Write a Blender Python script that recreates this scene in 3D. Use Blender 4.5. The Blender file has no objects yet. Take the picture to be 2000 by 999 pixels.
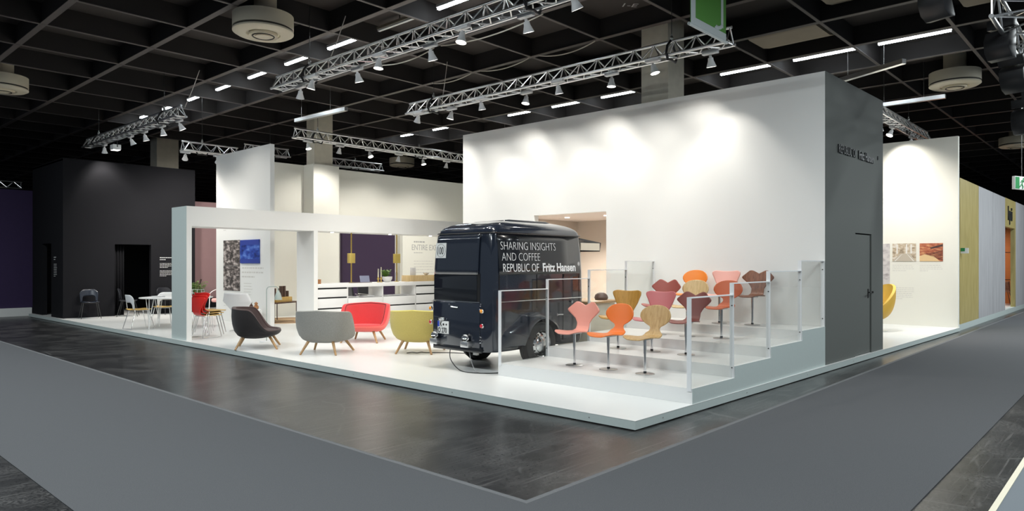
import bpy, bmesh, math, random
from mathutils import Vector, Matrix, Euler
random.seed(7)
R = math.radians
scene = bpy.context.scene
COL = scene.collection

# ------------------------------------------------------------------ camera, world, exposure
cam_d = bpy.data.cameras.new('camera')
cam_d.sensor_width = 36.0
cam_d.lens = 24.648
cam_d.shift_y = 0.00725
cam_d.clip_end = 200
cam = bpy.data.objects.new('camera', cam_d)
COL.objects.link(cam)
cam.location = (-5.8053, -3.6873, 1.63)
cam.rotation_euler = (R(90), 0, math.atan2(0.67420, 0.73855) - R(90))
scene.camera = cam

world = bpy.data.worlds.new('world')
scene.world = world
world.use_nodes = True
wb = world.node_tree.nodes['Background']
wb.inputs[0].default_value = (0.75, 0.87, 1.0, 1)
WORLD = 0.20
wb.inputs[1].default_value = WORLD

scene.view_settings.view_transform = 'Standard'
scene.view_settings.look = 'None'
scene.view_settings.exposure = 0.0
scene.view_settings.gamma = 1.0
scene.view_settings.use_curve_mapping = False
scene.cycles.max_bounces = 8
scene.cycles.diffuse_bounces = 4
scene.cycles.glossy_bounces = 4
scene.cycles.transparent_max_bounces = 24
scene.cycles.caustics_reflective = False
scene.cycles.caustics_refractive = False
scene.cycles.sample_clamp_indirect = 6

SPOT_W = 74.0      # down-lighting spots
WASH_W = 46.0      # spots turned to the walls
HALL_FILL_W = 190.0       # unseen fill lights added over the aisles
WARM = (1.0, 0.955, 0.88)
COOL = (0.90, 0.98, 1.0)

def hall_fill(x, y, sx, sy, w):
    d = bpy.data.lights.new('hall_fill', 'AREA')
    d.shape = 'RECTANGLE'; d.size = sx; d.size_y = sy; d.energy = w; d.color = COOL
    o = bpy.data.objects.new('hall_fill', d); COL.objects.link(o)
    o.location = (x, y, 5.82)
# area lights without fixtures, added out of view to fill the aisles
for y in (-4.5, -1.1, 2.3, 5.8, 9.2, 12.6, 16.1):
    hall_fill(-5.05, y, 0.25, 1.6, HALL_FILL_W)
for y in (-6.5, -3.8):
    hall_fill(1.95, y, 0.25, 1.6, HALL_FILL_W)
for x, y in ((8.95, -4.6), (13.0, -4.6), (17.5, -4.6), (23.0, -4.6)):
    hall_fill(x, y, 0.25, 1.6, HALL_FILL_W * (1 if x < 12 else 1.9))

# ------------------------------------------------------------------ materials
M = {}
def lin(c):
    return tuple((v / 12.92 if v <= .04045 else ((v + .055) / 1.055) ** 2.4) for v in c)
def mat(name, c, rough=.5, metal=0.0, spec=.5, coat=0.0, noise=None, bump=None, emit=None, trans=0.0, sheen=0.0):
    """principled material; noise=(scale, amount) varies the colour, bump=(scale, strength)"""
    m = bpy.data.materials.new(name); m.use_nodes = True
    nt = m.node_tree; p = nt.nodes['Principled BSDF']
    p.inputs['Base Color'].default_value = (*c, 1)
    p.inputs['Roughness'].default_value = rough
    p.inputs['Metallic'].default_value = metal
    p.inputs['Specular IOR Level'].default_value = spec
    p.inputs['Coat Weight'].default_value = coat
    p.inputs['Coat Roughness'].default_value = .04
    p.inputs['Sheen Weight'].default_value = sheen
    p.inputs['Transmission Weight'].default_value = trans
    if noise or bump:
        tc = nt.nodes.new('ShaderNodeTexCoord')
    if noise:
        n = nt.nodes.new('ShaderNodeTexNoise'); n.inputs['Scale'].default_value = noise[0]; n.inputs['Detail'].default_value = 6
        nt.links.new(tc.outputs['Object'], n.inputs['Vector'])
        r = nt.nodes.new('ShaderNodeMix'); r.data_type = 'RGBA'
        a = noise[1]
        r.inputs[6].default_value = (*[max(0, v * (1 - a)) for v in c], 1)
        r.inputs[7].default_value = (*[min(1, v * (1 + a)) for v in c], 1)
        nt.links.new(n.outputs['Fac'], r.inputs[0]); nt.links.new(r.outputs[2], p.inputs['Base Color'])
    if bump:
        n2 = nt.nodes.new('ShaderNodeTexNoise'); n2.inputs['Scale'].default_value = bump[0]; n2.inputs['Detail'].default_value = 4
        nt.links.new(tc.outputs['Object'], n2.inputs['Vector'])
        b = nt.nodes.new('ShaderNodeBump'); b.inputs['Strength'].default_value = bump[1]; b.inputs['Distance'].default_value = .01
        nt.links.new(n2.outputs['Fac'], b.inputs['Height']); nt.links.new(b.outputs[0], p.inputs['Normal'])
    if emit:
        p.inputs['Emission Color'].default_value = (*emit[0], 1); p.inputs['Emission Strength'].default_value = emit[1]
    M[name] = m
    return m

def wood(name, c1, c2, scale=9.0, stretch=(1, 1, .08), rough=.42):
    m = bpy.data.materials.new(name); m.use_nodes = True
    nt = m.node_tree; p = nt.nodes['Principled BSDF']; p.inputs['Roughness'].default_value = rough
    tc = nt.nodes.new('ShaderNodeTexCoord'); mp = nt.nodes.new('ShaderNodeMapping')
    mp.inputs['Scale'].default_value = stretch
    nt.links.new(tc.outputs['Object'], mp.inputs[0])
    n = nt.nodes.new('ShaderNodeTexNoise'); n.inputs['Scale'].default_value = scale * 6; n.inputs['Detail'].default_value = 8; n.inputs['Distortion'].default_value = .6
    nt.links.new(mp.outputs[0], n.inputs['Vector'])
    cr = nt.nodes.new('ShaderNodeValToRGB'); cr.color_ramp.elements[0].position = .32; cr.color_ramp.elements[1].position = .68
    cr.color_ramp.elements[0].color = (*c1, 1); cr.color_ramp.elements[1].color = (*c2, 1)
    nt.links.new(n.outputs['Fac'], cr.inputs[0]); nt.links.new(cr.outputs[0], p.inputs['Base Color'])
    M[name] = m
    return m

def picture(name, stops, scale=(3, 3, 3), kind='noise', detail=6):
    """print of a photograph: ramped noise on generated coordinates"""
    m = bpy.data.materials.new(name); m.use_nodes = True
    nt = m.node_tree; p = nt.nodes['Principled BSDF']; p.inputs['Roughness'].default_value = .6
    tc = nt.nodes.new('ShaderNodeTexCoord'); mp = nt.nodes.new('ShaderNodeMapping'); mp.inputs['Scale'].default_value = scale
    nt.links.new(tc.outputs['Generated'], mp.inputs[0])
    if kind == 'voronoi':
        n = nt.nodes.new('ShaderNodeTexVoronoi'); n.inputs['Scale'].default_value = 1.0; out = n.outputs['Distance']
    else:
        n = nt.nodes.new('ShaderNodeTexNoise'); n.inputs['Scale'].default_value = 1.0; n.inputs['Detail'].default_value = detail; n.inputs['Distortion'].default_value = .15; out = n.outputs['Fac']
    nt.links.new(mp.outputs[0], n.inputs['Vector'])
    cr = nt.nodes.new('ShaderNodeValToRGB')
    e = cr.color_ramp.elements
    e[0].position, e[0].color = stops[0][0], (*stops[0][1], 1)
    e[1].position, e[1].color = stops[-1][0], (*stops[-1][1], 1)
    for s in stops[1:-1]:
        k = e.new(s[0]); k.color = (*s[1], 1)
    nt.links.new(out, cr.inputs[0]); nt.links.new(cr.outputs[0], p.inputs['Base Color'])
    M[name] = m
    return m

def screed_material():
    m = bpy.data.materials.new('black_screed'); m.use_nodes = True
    nt = m.node_tree; p = nt.nodes['Principled BSDF']
    tc = nt.nodes.new('ShaderNodeTexCoord')
    def noise(scale, detail, dist=0.0, vec=None):
        n = nt.nodes.new('ShaderNodeTexNoise'); n.inputs['Scale'].default_value = scale; n.inputs['Detail'].default_value = detail; n.inputs['Distortion'].default_value = dist
        nt.links.new(vec if vec else tc.outputs['Object'], n.inputs['Vector']); return n
    def ramp(inp, stops):
        cr = nt.nodes.new('ShaderNodeValToRGB'); e = cr.color_ramp.elements
        e[0].position, e[0].color = stops[0]; e[1].position, e[1].color = stops[1]
        nt.links.new(inp, cr.inputs[0]); return cr
    # worn patches
    big = noise(1.5, 10, 1.0)
    wear = noise(40, 15, .0); wear.inputs['Roughness'].default_value = .72
    mx = nt.nodes.new('ShaderNodeMath'); mx.operation = 'MULTIPLY'
    r1 = ramp(big.outputs['Fac'], ((.46, (.06, .06, .06, 1)), (.64, (1, 1, 1, 1))))
    r2 = ramp(wear.outputs['Fac'], ((.44, (0, 0, 0, 1)), (.62, (1, 1, 1, 1))))
    nt.links.new(r1.outputs[0], mx.inputs[0]); nt.links.new(r2.outputs[0], mx.inputs[1])
    # fine scratches: stretched noise in two directions
    def scratch(rot):
        mp = nt.nodes.new('ShaderNodeMapping'); mp.inputs['Rotation'].default_value = (0, 0, rot); mp.inputs['Scale'].default_value = (.45, 17, 1)
        nt.links.new(tc.outputs['Object'], mp.inputs[0])
        n = noise(2.0, 6, .15, mp.outputs[0])
        return ramp(n.outputs['Fac'], ((.60, (0, 0, 0, 1)), (.70, (1, 1, 1, 1))))
    vo = nt.nodes.new('ShaderNodeTexVoronoi'); vo.feature = 'DISTANCE_TO_EDGE'; vo.inputs['Scale'].default_value = .55
    dn = noise(1.3, 3, 0); dm = nt.nodes.new('ShaderNodeMix'); dm.data_type = 'VECTOR'; dm.inputs[0].default_value = .12
    nt.links.new(tc.outputs['Object'], dm.inputs[4]); nt.links.new(dn.outputs['Color'], dm.inputs[5]); nt.links.new(dm.outputs[1], vo.inputs['Vector'])
    vr = ramp(vo.outputs['Distance'], ((.0, (1, 1, 1, 1)), (.010, (0, 0, 0, 1))))
    brk = ramp(noise(2.2, 5).outputs['Fac'], ((.48, (0, 0, 0, 1)), (.58, (1, 1, 1, 1))))
    vm = nt.nodes.new('ShaderNodeMath'); vm.operation = 'MULTIPLY'
    nt.links.new(vr.outputs[0], vm.inputs[0]); nt.links.new(brk.outputs[0], vm.inputs[1])
    s1, s2 = scratch(.35), scratch(2.1)
    ad = nt.nodes.new('ShaderNodeMath'); ad.operation = 'MAXIMUM'
    nt.links.new(s1.outputs[0], ad.inputs[0]); nt.links.new(s2.outputs[0], ad.inputs[1])
    ad2 = nt.nodes.new('ShaderNodeMath'); ad2.operation = 'MAXIMUM'; nt.links.new(ad.outputs[0], ad2.inputs[0]); nt.links.new(vm.outputs[0], ad2.inputs[1]); ad = ad2
    sc = nt.nodes.new('ShaderNodeMath'); sc.operation = 'MULTIPLY'; sc.inputs[1].default_value = .8
    nt.links.new(ad.outputs[0], sc.inputs[0])
    tot = nt.nodes.new('ShaderNodeMath'); tot.operation = 'MAXIMUM'
    nt.links.new(mx.outputs[0], tot.inputs[0]); nt.links.new(sc.outputs[0], tot.inputs[1])
    br = nt.nodes.new('ShaderNodeTexBrick'); br.offset = 0.0; br.inputs['Scale'].default_value = .42
    br.inputs['Mortar Size'].default_value = .004; br.inputs['Mortar Smooth'].default_value = .4
    br.inputs['Brick Width'].default_value = 1.0; br.inputs['Row Height'].default_value = .5
    br.inputs['Color1'].default_value = br.inputs['Color2'].default_value = (0, 0, 0, 1); br.inputs['Mortar'].default_value = (.38, .38, .38, 1)
    nt.links.new(tc.outputs['Object'], br.inputs['Vector'])
    tot2 = nt.nodes.new('ShaderNodeMath'); tot2.operation = 'MAXIMUM'
    nt.links.new(tot.outputs[0], tot2.inputs[0]); nt.links.new(br.outputs['Color'], tot2.inputs[1]); tot = tot2
    p.inputs['Specular IOR Level'].default_value = .85
    c = nt.nodes.new('ShaderNodeMix'); c.data_type = 'RGBA'
    c.inputs[6].default_value = (.010, .010, .011, 1); c.inputs[7].default_value = (.12, .115, .112, 1)
    nt.links.new(tot.outputs[0], c.inputs[0]); nt.links.new(c.outputs[2], p.inputs['Base Color'])
    rr = nt.nodes.new('ShaderNodeMapRange'); rr.inputs[3].default_value = .20; rr.inputs[4].default_value = .40
    nt.links.new(wear.outputs['Fac'], rr.inputs[0]); nt.links.new(rr.outputs[0], p.inputs['Roughness'])
    fine = noise(55, 8)
    b = nt.nodes.new('ShaderNodeBump'); b.inputs['Strength'].default_value = .05; b.inputs['Distance'].default_value = .003
    nt.links.new(fine.outputs['Fac'], b.inputs['Height']); nt.links.new(b.outputs[0], p.inputs['Normal'])
    M['screed'] = m
screed_material()

def glass_material():
    m = bpy.data.materials.new('clear_glass'); m.use_nodes = True
    nt = m.node_tree; nt.nodes.remove(nt.nodes['Principled BSDF'])
    t = nt.nodes.new('ShaderNodeBsdfTransparent'); t.inputs[0].default_value = (.955, .965, .96, 1)
    g = nt.nodes.new('ShaderNodeBsdfGlossy'); g.inputs['Roughness'].default_value = .02
    lw = nt.nodes.new('ShaderNodeLayerWeight'); lw.inputs[0].default_value = .5
    pw_ = nt.nodes.new('ShaderNodeMath'); pw_.operation = 'POWER'; pw_.inputs[1].default_value = 4.0
    nt.links.new(lw.outputs['Facing'], pw_.inputs[0])
    fr = nt.nodes.new('ShaderNodeMapRange'); fr.inputs[3].default_value = .022; fr.inputs[4].default_value = .6
    nt.links.new(pw_.outputs[0], fr.inputs[0])
    mx = nt.nodes.new('ShaderNodeMixShader')
    nt.links.new(fr.outputs[0], mx.inputs[0]); nt.links.new(t.outputs[0], mx.inputs[1]); nt.links.new(g.outputs[0], mx.inputs[2])
    nt.links.new(mx.outputs[0], nt.nodes['Material Output'].inputs[0])
    M['glass'] = m
glass_material()

mat('white_wall', (.80, .80, .78), .7, noise=(1.2, .015))
mat('cream_wall', (.80, .79, .72), .7, noise=(1.2, .015))
mat('white_deck', (.77, .775, .76), .28, noise=(1.5, .02))
mat('white_lacquer', (.80, .80, .79), .35)
mat('fascia', (.50, .565, .55), .6, noise=(30, .04))
mat('grey_wall', (.118, .126, .117), .75, noise=(40, .06))
mat('black_wall', (.0105, .0105, .0125), .9, spec=.12, noise=(40, .12))
mat('black_void', (.006, .006, .007), .9)
mat('purple_wall', (.034, .018, .070), .8, noise=(8, .1))
mat('aubergine', (.030, .014, .044), .8, noise=(60, .1))
mat('pink_wall', (.42, .26, .27), .8, noise=(4, .05))
mat('taupe_wall', (.47, .405, .345), .8)
mat('shaded_ceiling', (.62, .54, .49), .8)  # white ceiling with its pinkish shade put into the colour
mat('carpet', (.098, .100, .106), .95, noise=(160, .30), bump=(300, .35), spec=.1)
mat('carpet_tape', (.13, .132, .138), .7, noise=(60, .2))
mat('kerb_grey', (.16, .18, .20), .9)
mat('steel_white', (.80, .81, .82), .45)
mat('bolt', (.05, .05, .05), .5)
mat('chrome', (.80, .80, .81), .12, 1.0)
mat('steel', (.55, .55, .54), .3, 1.0)
mat('aluminium', (.80, .80, .80), .28, 1.0)
mat('black_metal', (.02, .02, .02), .45)
mat('black_plastic', (.018, .018, .02), .4)
mat('ceiling_black', (.024, .021, .020), .8)
mat('soffit', (.050, .042, .038), .85)
mat('flange', (.12, .105, .10), .6)
mat('concrete', (.66, .615, .51), .85, noise=(6, .14), bump=(40, .2))
mat('vent_cream', (.80, .73, .57), .55)
mat('vent_dark', (.05, .045, .035), .6)
mat('duct', (.34, .29, .22), .7, noise=(3, .1))
mat('lamp_white', (.88, .88, .88), .35)
mat('lamp_glow', (1, 1, 1), .4, emit=((1, .95, .86), 9.0))
mat('strip_glow', (1, 1, 1), .4, emit=((.86, .94, 1.0), 30.0))
mat('spot_glow', (1, 1, 1), .4, emit=((1, .95, .88), 4.0))
mat('van_paint', (.013, .018, .030), .16, coat=1.0, spec=.5)
mat('van_dark', (.007, .008, .011), .25, coat=.5)
mat('van_glass', (.012, .014, .018), .08, coat=.6)
mat('rubber', (.014, .014, .015), .7)
mat('van_print', (.85, .86, .87), .5)
mat('amber', (.85, .32, .02), .15, coat=1.0)
mat('red_lens', (.55, .015, .03), .15, coat=1.0)
mat('plate_white', (.80, .80, .78), .5)
mat('plate_blue', (.02, .06, .45), .5)
mat('ink', (.012, .012, .012), .6)
mat('grey_ink', (.42, .42, .41), .7)
mat('pale_ink', (.62, .61, .58), .7)
mat('white_ink', (.55, .55, .55), .7)
mat('sign_black', (.022, .024, .025), .5)
mat('green', (.085, .30, .035), .6)
mat('green_sign', (.02, .24, .07), .5)
mat('banner_white', (.62, .68, .68), .6)
mat('fabric_grey', (.27, .265, .245), .95, noise=(70, .28), bump=(260, .4), sheen=.2)
mat('fabric_yellow', (.58, .465, .135), .95, noise=(70, .12), bump=(260, .4), sheen=.2)
mat('fabric_red', (.68, .055, .06), .95, noise=(70, .12), bump=(260, .4), sheen=.2)
mat('fabric_coral', (.78, .14, .12), .95, noise=(70, .12), bump=(260, .4), sheen=.2)
mat('fabric_black', (.016, .014, .015), .95, noise=(70, .2), bump=(260, .4), sheen=.1)
mat('fabric_brown', (.075, .050, .048), .95, noise=(70, .2), bump=(260, .4), sheen=.1)
mat('fabric_yellow_in', (.66, .57, .16), .95, noise=(70, .12), bump=(260, .4))
mat('fabric_grey_in', (.33, .325, .30), .95, noise=(70, .2), bump=(260, .4))
mat('piping_dark', (.05, .02, .02), .9)
wood('oak_leg', (.36, .20, .08), (.50, .31, .14), 6)
wood('oak', (.44, .27, .105), (.58, .39, .18), 7)
wood('oak_pale', (.55, .39, .18), (.68, .51, .27), 7)
wood('walnut', (.13, .045, .02), (.25, .10, .05), 7)
wood('ochre_wood', (.36, .19, .03), (.47, .26, .055), 7)
wood('yellow_wood', (.58, .36, .09), (.70, .47, .16), 7)
wood('dark_wood', (.055, .025, .018), (.10, .05, .035), 7)
wood('chip_wood', (.30, .12, .035), (.45, .21, .08), 7)
wood('plywood', (.40, .32, .115), (.50, .41, .17), 1.6, (1, 1, .18))
wood('whitewash', (.36, .355, .37), (.44, .435, .45), 1.2, (1, 1, .12), .7)
mat('lac_pink', (.72, .30, .235), .4)
mat('lac_orange', (.75, .175, .025), .4)
mat('lac_rose', (.52, .165, .17), .4)
mat('lac_brown', (.20, .052, .042), .42)
mat('lac_rust', (.36, .095, .075), .42)
mat('lac_pale_pink', (.80, .42, .36), .4)
mat('lac_dark_orange', (.50, .105, .03), .4)
mat('lac_light_orange', (.80, .24, .03), .4)
mat('black_shell', (.02, .021, .026), .28)
mat('navy_shell', (.016, .021, .033), .25)
mat('white_shell', (.72, .73, .74), .35)
mat('red_shell', (.70, .015, .012), .35)
mat('pink_fabric', (.62, .32, .30), .9)
mat('brass', (.66, .47, .12), .3, 1.0)
mat('brass_matte', (.62, .47, .13), .45, .6)
mat('lamp_green', (.34, .40, .37), .4)
mat('plant', (.12, .24, .02), .6, noise=(40, .4))
mat('tablet', (.25, .27, .38), .4)
mat('candle', (.80, .74, .56), .5)
mat('clear_bowl', (.75, .74, .72), .1, spec=.8)
mat('paper', (.72, .72, .73), .7, noise=(9, .25))
mat('egg_yellow', (.78, .52, .10), .55)
mat('egg_rim', (.60, .36, .05), .55)
mat('rug', (.55, .38, .22), .95, noise=(30, .2))
mat('rug_brown', (.13, .055, .03), .95)
mat('orange_panel', (.45, .13, .025), .6)
mat('cream_front', (.74, .68, .56), .6, noise=(5, .06))
mat('cable_black', (.012, .012, .012), .5)
mat('cable_grey', (.30, .30, .30), .5)
mat('cable_white', (.62, .58, .52), .5)
picture('photo_mono', [(.30, (.012, .010, .010)), (.48, (.10, .085, .08)), (.60, (.36, .31, .29)), (.72, (.62, .58, .55))], (1, 5, 9))
picture('photo_blue', [(.30, (.005, .010, .09)), (.48, (.02, .06, .36)), (.62, (.10, .20, .58)), (.78, (.35, .44, .70))], (1, 3, 5))
picture('photo_hall', [(.30, (.20, .15, .10)), (.48, (.52, .42, .30)), (.60, (.66, .60, .52)), (.75, (.75, .72, .68))], (1, 4, 7))
picture('photo_theatre', [(.30, (.10, .03, .02)), (.45, (.36, .08, .04)), (.60, (.55, .22, .10)), (.75, (.72, .48, .24))], (1, 4, 14))
picture('photo_drawing', [(.30, (.30, .26, .27)), (.50, (.58, .55, .55)), (.70, (.66, .62, .60))], (1, 5, 12))

# ------------------------------------------------------------------ mesh helpers
class MB:
    def __init__(s): s.v = []; s.f = []
    def add(s, vs, fs):
        o = len(s.v); s.v += [tuple(v) for v in vs]; s.f += [tuple(i + o for i in f) for f in fs]; return s
    def box(s, x0, x1, y0, y1, z0, z1):
        return s.add([(x0, y0, z0), (x1, y0, z0), (x1, y1, z0), (x0, y1, z0), (x0, y0, z1), (x1, y0, z1), (x1, y1, z1), (x0, y1, z1)],
                     [(0, 3, 2, 1), (4, 5, 6, 7), (0, 1, 5, 4), (1, 2, 6, 5), (2, 3, 7, 6), (3, 0, 4, 7)])
    def cyl(s, p0, p1, r0, r1=None, n=12, caps=True):
        r1 = r0 if r1 is None else r1
        p0, p1 = Vector(p0), Vector(p1); d = (p1 - p0).normalized()
        a = d.orthogonal().normalized(); b = d.cross(a)
        vs = []
        for p, r in ((p0, r0), (p1, r1)):
            for i in range(n):
                t = 2 * math.pi * i / n; vs.append(p + (a * math.cos(t) + b * math.sin(t)) * r)
        fs = [(i, (i + 1) % n, n + (i + 1) % n, n + i) for i in range(n)]
        if caps: fs += [tuple(range(n - 1, -1, -1)), tuple(range(n, 2 * n))]
        return s.add(vs, fs)
    def tube(s, pts, r, n=8, closed=False):
        pts = [Vector(p) for p in pts]; k = len(pts); vs = []
        prev = None
        for i, p in enumerate(pts):
            a = pts[i - 1] if (i > 0 or closed) else p; b = pts[(i + 1) % k] if (i < k - 1 or closed) else p
            d = (b - a).normalized()
            if prev is None: u = d.orthogonal().normalized()
            else:
                u = prev - d * prev.dot(d); u = u.normalized() if u.length > 1e-6 else d.orthogonal().normalized()
            prev = u; w = d.cross(u)
            rr = r[i] if isinstance(r, (list, tuple)) else r
            for j in range(n):
                t = 2 * math.pi * j / n; vs.append(p + (u * math.cos(t) + w * math.sin(t)) * rr)
        fs = []
        for i in range(k if closed else k - 1):
            i2 = (i + 1) % k
            fs += [(i * n + j, i * n + (j + 1) % n, i2 * n + (j + 1) % n, i2 * n + j) for j in range(n)]
        if not closed: fs += [tuple(range(n - 1, -1, -1)), tuple(range((k - 1) * n, k * n))]
        return s.add(vs, fs)
    def lathe(s, prof, n=32, c=(0, 0, 0)):
        k = len(prof); vs = []
        for (r, z) in prof:
            for j in range(n):
                t = 2 * math.pi * j / n; vs.append((c[0] + r * math.cos(t), c[1] + r * math.sin(t), c[2] + z))
        fs = [(i * n + j, i * n + (j + 1) % n, (i + 1) * n + (j + 1) % n, (i + 1) * n + j) for i in range(k - 1) for j in range(n)]
        if prof[0][0] > 1e-5: fs.append(tuple(range(n - 1, -1, -1)))
        if prof[-1][0] > 1e-5: fs.append(tuple(range((k - 1) * n, k * n)))
        return s.add(vs, fs)
    def prism(s, poly, fn0, fn1):
        """poly: 2D points; fn0/fn1 map a 2D point to the two end faces"""
        n = len(poly)
        vs = [fn0(p) for p in poly] + [fn1(p) for p in poly]
        fs = [tuple(range(n - 1, -1, -1)), tuple(range(n, 2 * n))] + [(i, (i + 1) % n, n + (i + 1) % n, n + i) for i in range(n)]
        return s.add(vs, fs)
    def grid(s, fn, nu, nv, cu=False):
        vs = [fn(i / nu, j / nv) for j in range(nv + 1) for i in range(nu + (0 if cu else 1))]
        w = nu if cu else nu + 1
        fs = [(j * w + i, j * w + (i + 1) % w, (j + 1) * w + (i + 1) % w, (j + 1) * w + i) for j in range(nv) for i in range(nu)]
        return s.add(vs, fs)
    def ball(s, c, r, n=12, m=8, sc=(1, 1, 1)):
        return s.grid(lambda u, v: (c[0] + r * sc[0] * math.sin(math.pi * max(v, 1e-3) * .999) * math.cos(2 * math.pi * u),
                                    c[1] + r * sc[1] * math.sin(math.pi * max(v, 1e-3) * .999) * math.sin(2 * math.pi * u),
                                    c[2] + r * sc[2] * math.cos(math.pi * v)), n, m, True)
    def build(s, name, m, parent=None, smooth=True, bevel=0.0, seg=2, solid=0.0, angle=38, recalc=True):
        me = bpy.data.meshes.new(name)
        me.from_pydata(s.v, [], s.f)
        bm = bmesh.new(); bm.from_mesh(me)
        bmesh.ops.remove_doubles(bm, verts=bm.verts, dist=1e-6)
        if recalc: bmesh.ops.recalc_face_normals(bm, faces=bm.faces)
        if bevel:
            ed = [e for e in bm.edges if len(e.link_faces) == 2 and e.calc_face_angle(0) > .6]
            bmesh.ops.bevel(bm, geom=ed, offset=bevel, segments=seg, affect='EDGES', profile=.5, clamp_overlap=True)
        if smooth:
            for f in bm.faces: f.smooth = True
            for e in bm.edges:
                if len(e.link_faces) == 2 and e.calc_face_angle(0) > R(angle): e.smooth = False
        bm.to_mesh(me); bm.free()
        o = bpy.data.objects.new(name, me); COL.objects.link(o)
        me.materials.append(M[m] if isinstance(m, str) else m)
        if parent: o.parent = parent
        if solid:
            md = o.modifiers.new('solid', 'SOLIDIFY'); md.thickness = solid; md.offset = 0
        return o

def tag(o, label, cat, group=None):
    o['label'] = label; o['category'] = cat
    if group: o['group'] = group
    return o
def thing(name, label, cat, loc=(0, 0, 0), rz=0.0, group=None):
    o = bpy.data.objects.new(name, None); COL.objects.link(o)
    o.location = loc; o.rotation_euler = (0, 0, rz); o.empty_display_size = .1
    return tag(o, label, cat, group)
def struct(o):
    o['kind'] = 'structure'; return o
def copy_tree(o, parent=None):
    c = o.copy(); COL.objects.link(c)
    if parent: c.parent = parent
    for ch in list(o.children): copy_tree(ch, c)
    return c
def text(name, body, size, loc, rot, m, parent=None, ext=.001, fat=0.0, sx=1.0, align='LEFT', space=1.0, lead=1.0):
    cu = bpy.data.curves.new(name, 'FONT'); cu.body = body; cu.size = size; cu.extrude = ext; cu.offset = fat
    cu.align_x = align; cu.space_character = space; cu.space_line = lead; cu.resolution_u = 3
    t = bpy.data.objects.new(name + '_curve', cu); COL.objects.link(t)
    bpy.context.view_layer.update()
    me = bpy.data.meshes.new_from_object(t.evaluated_get(bpy.context.evaluated_depsgraph_get()))
    bpy.data.objects.remove(t)
    me.name = name; me.materials.clear(); me.materials.append(M[m])
    o = bpy.data.objects.new(name, me); COL.objects.link(o)
    o.location = loc; o.rotation_euler = rot; o.scale = (sx, 1, 1)
    if parent: o.parent = parent
    return o
FRONT = (R(90), 0, 0)            # faces -Y, reads along +X
LEFT = (R(90), 0, R(-90))        # faces -X, reads along -Y
def print_lines(name, m, parent, org, ax, rows, width, pitch, h, seed=1, out=(0, 0, 0)):
    """unreadably small print: rows of short dashes; org = top-left, ax = unit reading direction"""
    rnd = random.Random(seed); b = MB(); ax = Vector(ax); org = Vector(org); nrm = Vector(out)
    for r in range(rows):
        x = 0.0; end = width * (rnd.uniform(.8, 1) if r < rows - 1 else rnd.uniform(.3, .7))
        while x < end:
            w = rnd.uniform(.02, .075) * width / .6
            w = min(w, end - x)
            p = org + ax * x - Vector((0, 0, pitch * r)); q = p + ax * w
            a = p + nrm * .002; c = q + nrm * .002
            b.add([a, c, c - Vector((0, 0, h)), a - Vector((0, 0, h)), p - nrm * .001, q - nrm * .001, q - nrm * .001 - Vector((0, 0, h)), p - nrm * .001 - Vector((0, 0, h))],
                  [(0, 1, 2, 3), (7, 6, 5, 4), (0, 4, 5, 1), (1, 5, 6, 2), (2, 6, 7, 3), (3, 7, 4, 0)])
            x += w + .014 * width / .6
    return b.build(name, m, parent, smooth=False)
def lerp(a, b, t): return a + (b - a) * t
def interp(pts, t):
    """piecewise smooth lookup in [(t, v), ...]"""
    if t <= pts[0][0]: return pts[0][1]
    for (a, va), (b, vb) in zip(pts, pts[1:]):
        if t <= b:
            k = (t - a) / (b - a); k = k * k * (3 - 2 * k)
            return va + (vb - va) * k
    return pts[-1][1]
def lin_interp(pts, t):
    if t <= pts[0][0]: return pts[0][1]
    for (a, va), (b, vb) in zip(pts, pts[1:]):
        if t <= b: return va + (vb - va) * (t - a) / (b - a)
    return pts[-1][1]
ORD = ['first', 'second', 'third', 'fourth', 'fifth', 'sixth', 'seventh', 'eighth', 'ninth', 'tenth']

# ------------------------------------------------------------------ the setting: floor, ceiling, walls
struct(MB().box(-14, 42, -16, 44, -.05, 0).build('floor', 'screed', smooth=False))
cp = [(-2.24, 40), (-2.24, -.54), (41.8, -.54), (41.8, -2.52), (-4.35, -2.52), (-4.35, 40)]
o = MB().prism(cp, lambda p: (p[0], p[1], .0), lambda p: (p[0], p[1], .007)).build('aisle_carpet', 'carpet', smooth=False)
MB().box(-2.25, -2.205, -.575, 40, .0, .0075).box(-2.205, 41.8, -.575, -.53, 0, .0075).build('edge_tape', 'carpet_tape', o, smooth=False)
tag(o, 'dark grey aisle carpet turning a corner on the black floor in front of the stand', 'carpet')

PZ = .10
def plan(g, z0, z1):
    pts = [(g, g), (13.65 - g, -.33 + g), (13.65 - g, 21.4 - g), (g, 21.4 - g)]
    return MB().prism(pts, lambda p: (p[0], p[1], z0), lambda p: (p[0], p[1], z1))
plat = struct(plan(0, PZ - .004, PZ).build('floor_stand', 'white_deck', smooth=False))
plan(.03, 0, .012).build('plinth', 'black_void', plat, smooth=False)
plan(.002, .012, PZ - .004).build('fascia', 'fascia', plat, smooth=False)
b = MB()
for y in (.55, 2.6, 4.65, 6.7, 8.75): b.cyl((.006, y, .055), (-.002, y, .055), .005, n=8)
for x in (.5, 2.4, 4.3, 6.2): b.cyl((x, .006 - .0242 * x, .055), (x, -.003 - .0242 * x, .055), .005, n=8)
b.build('fascia_screw', 'steel', plat)

TW = 5.08   # front face of the tall white wall
# tall white wall with an opening
struct(MB().box(TW, TW + .14, -.08, 3.86, PZ, 4.5).box(TW, TW + .14, 5.64, 7.74, PZ, 4.5).box(TW, TW + .14, 3.86, 5.64, 2.6, 4.5).build('wall_front', 'white_wall', smooth=False))
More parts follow.
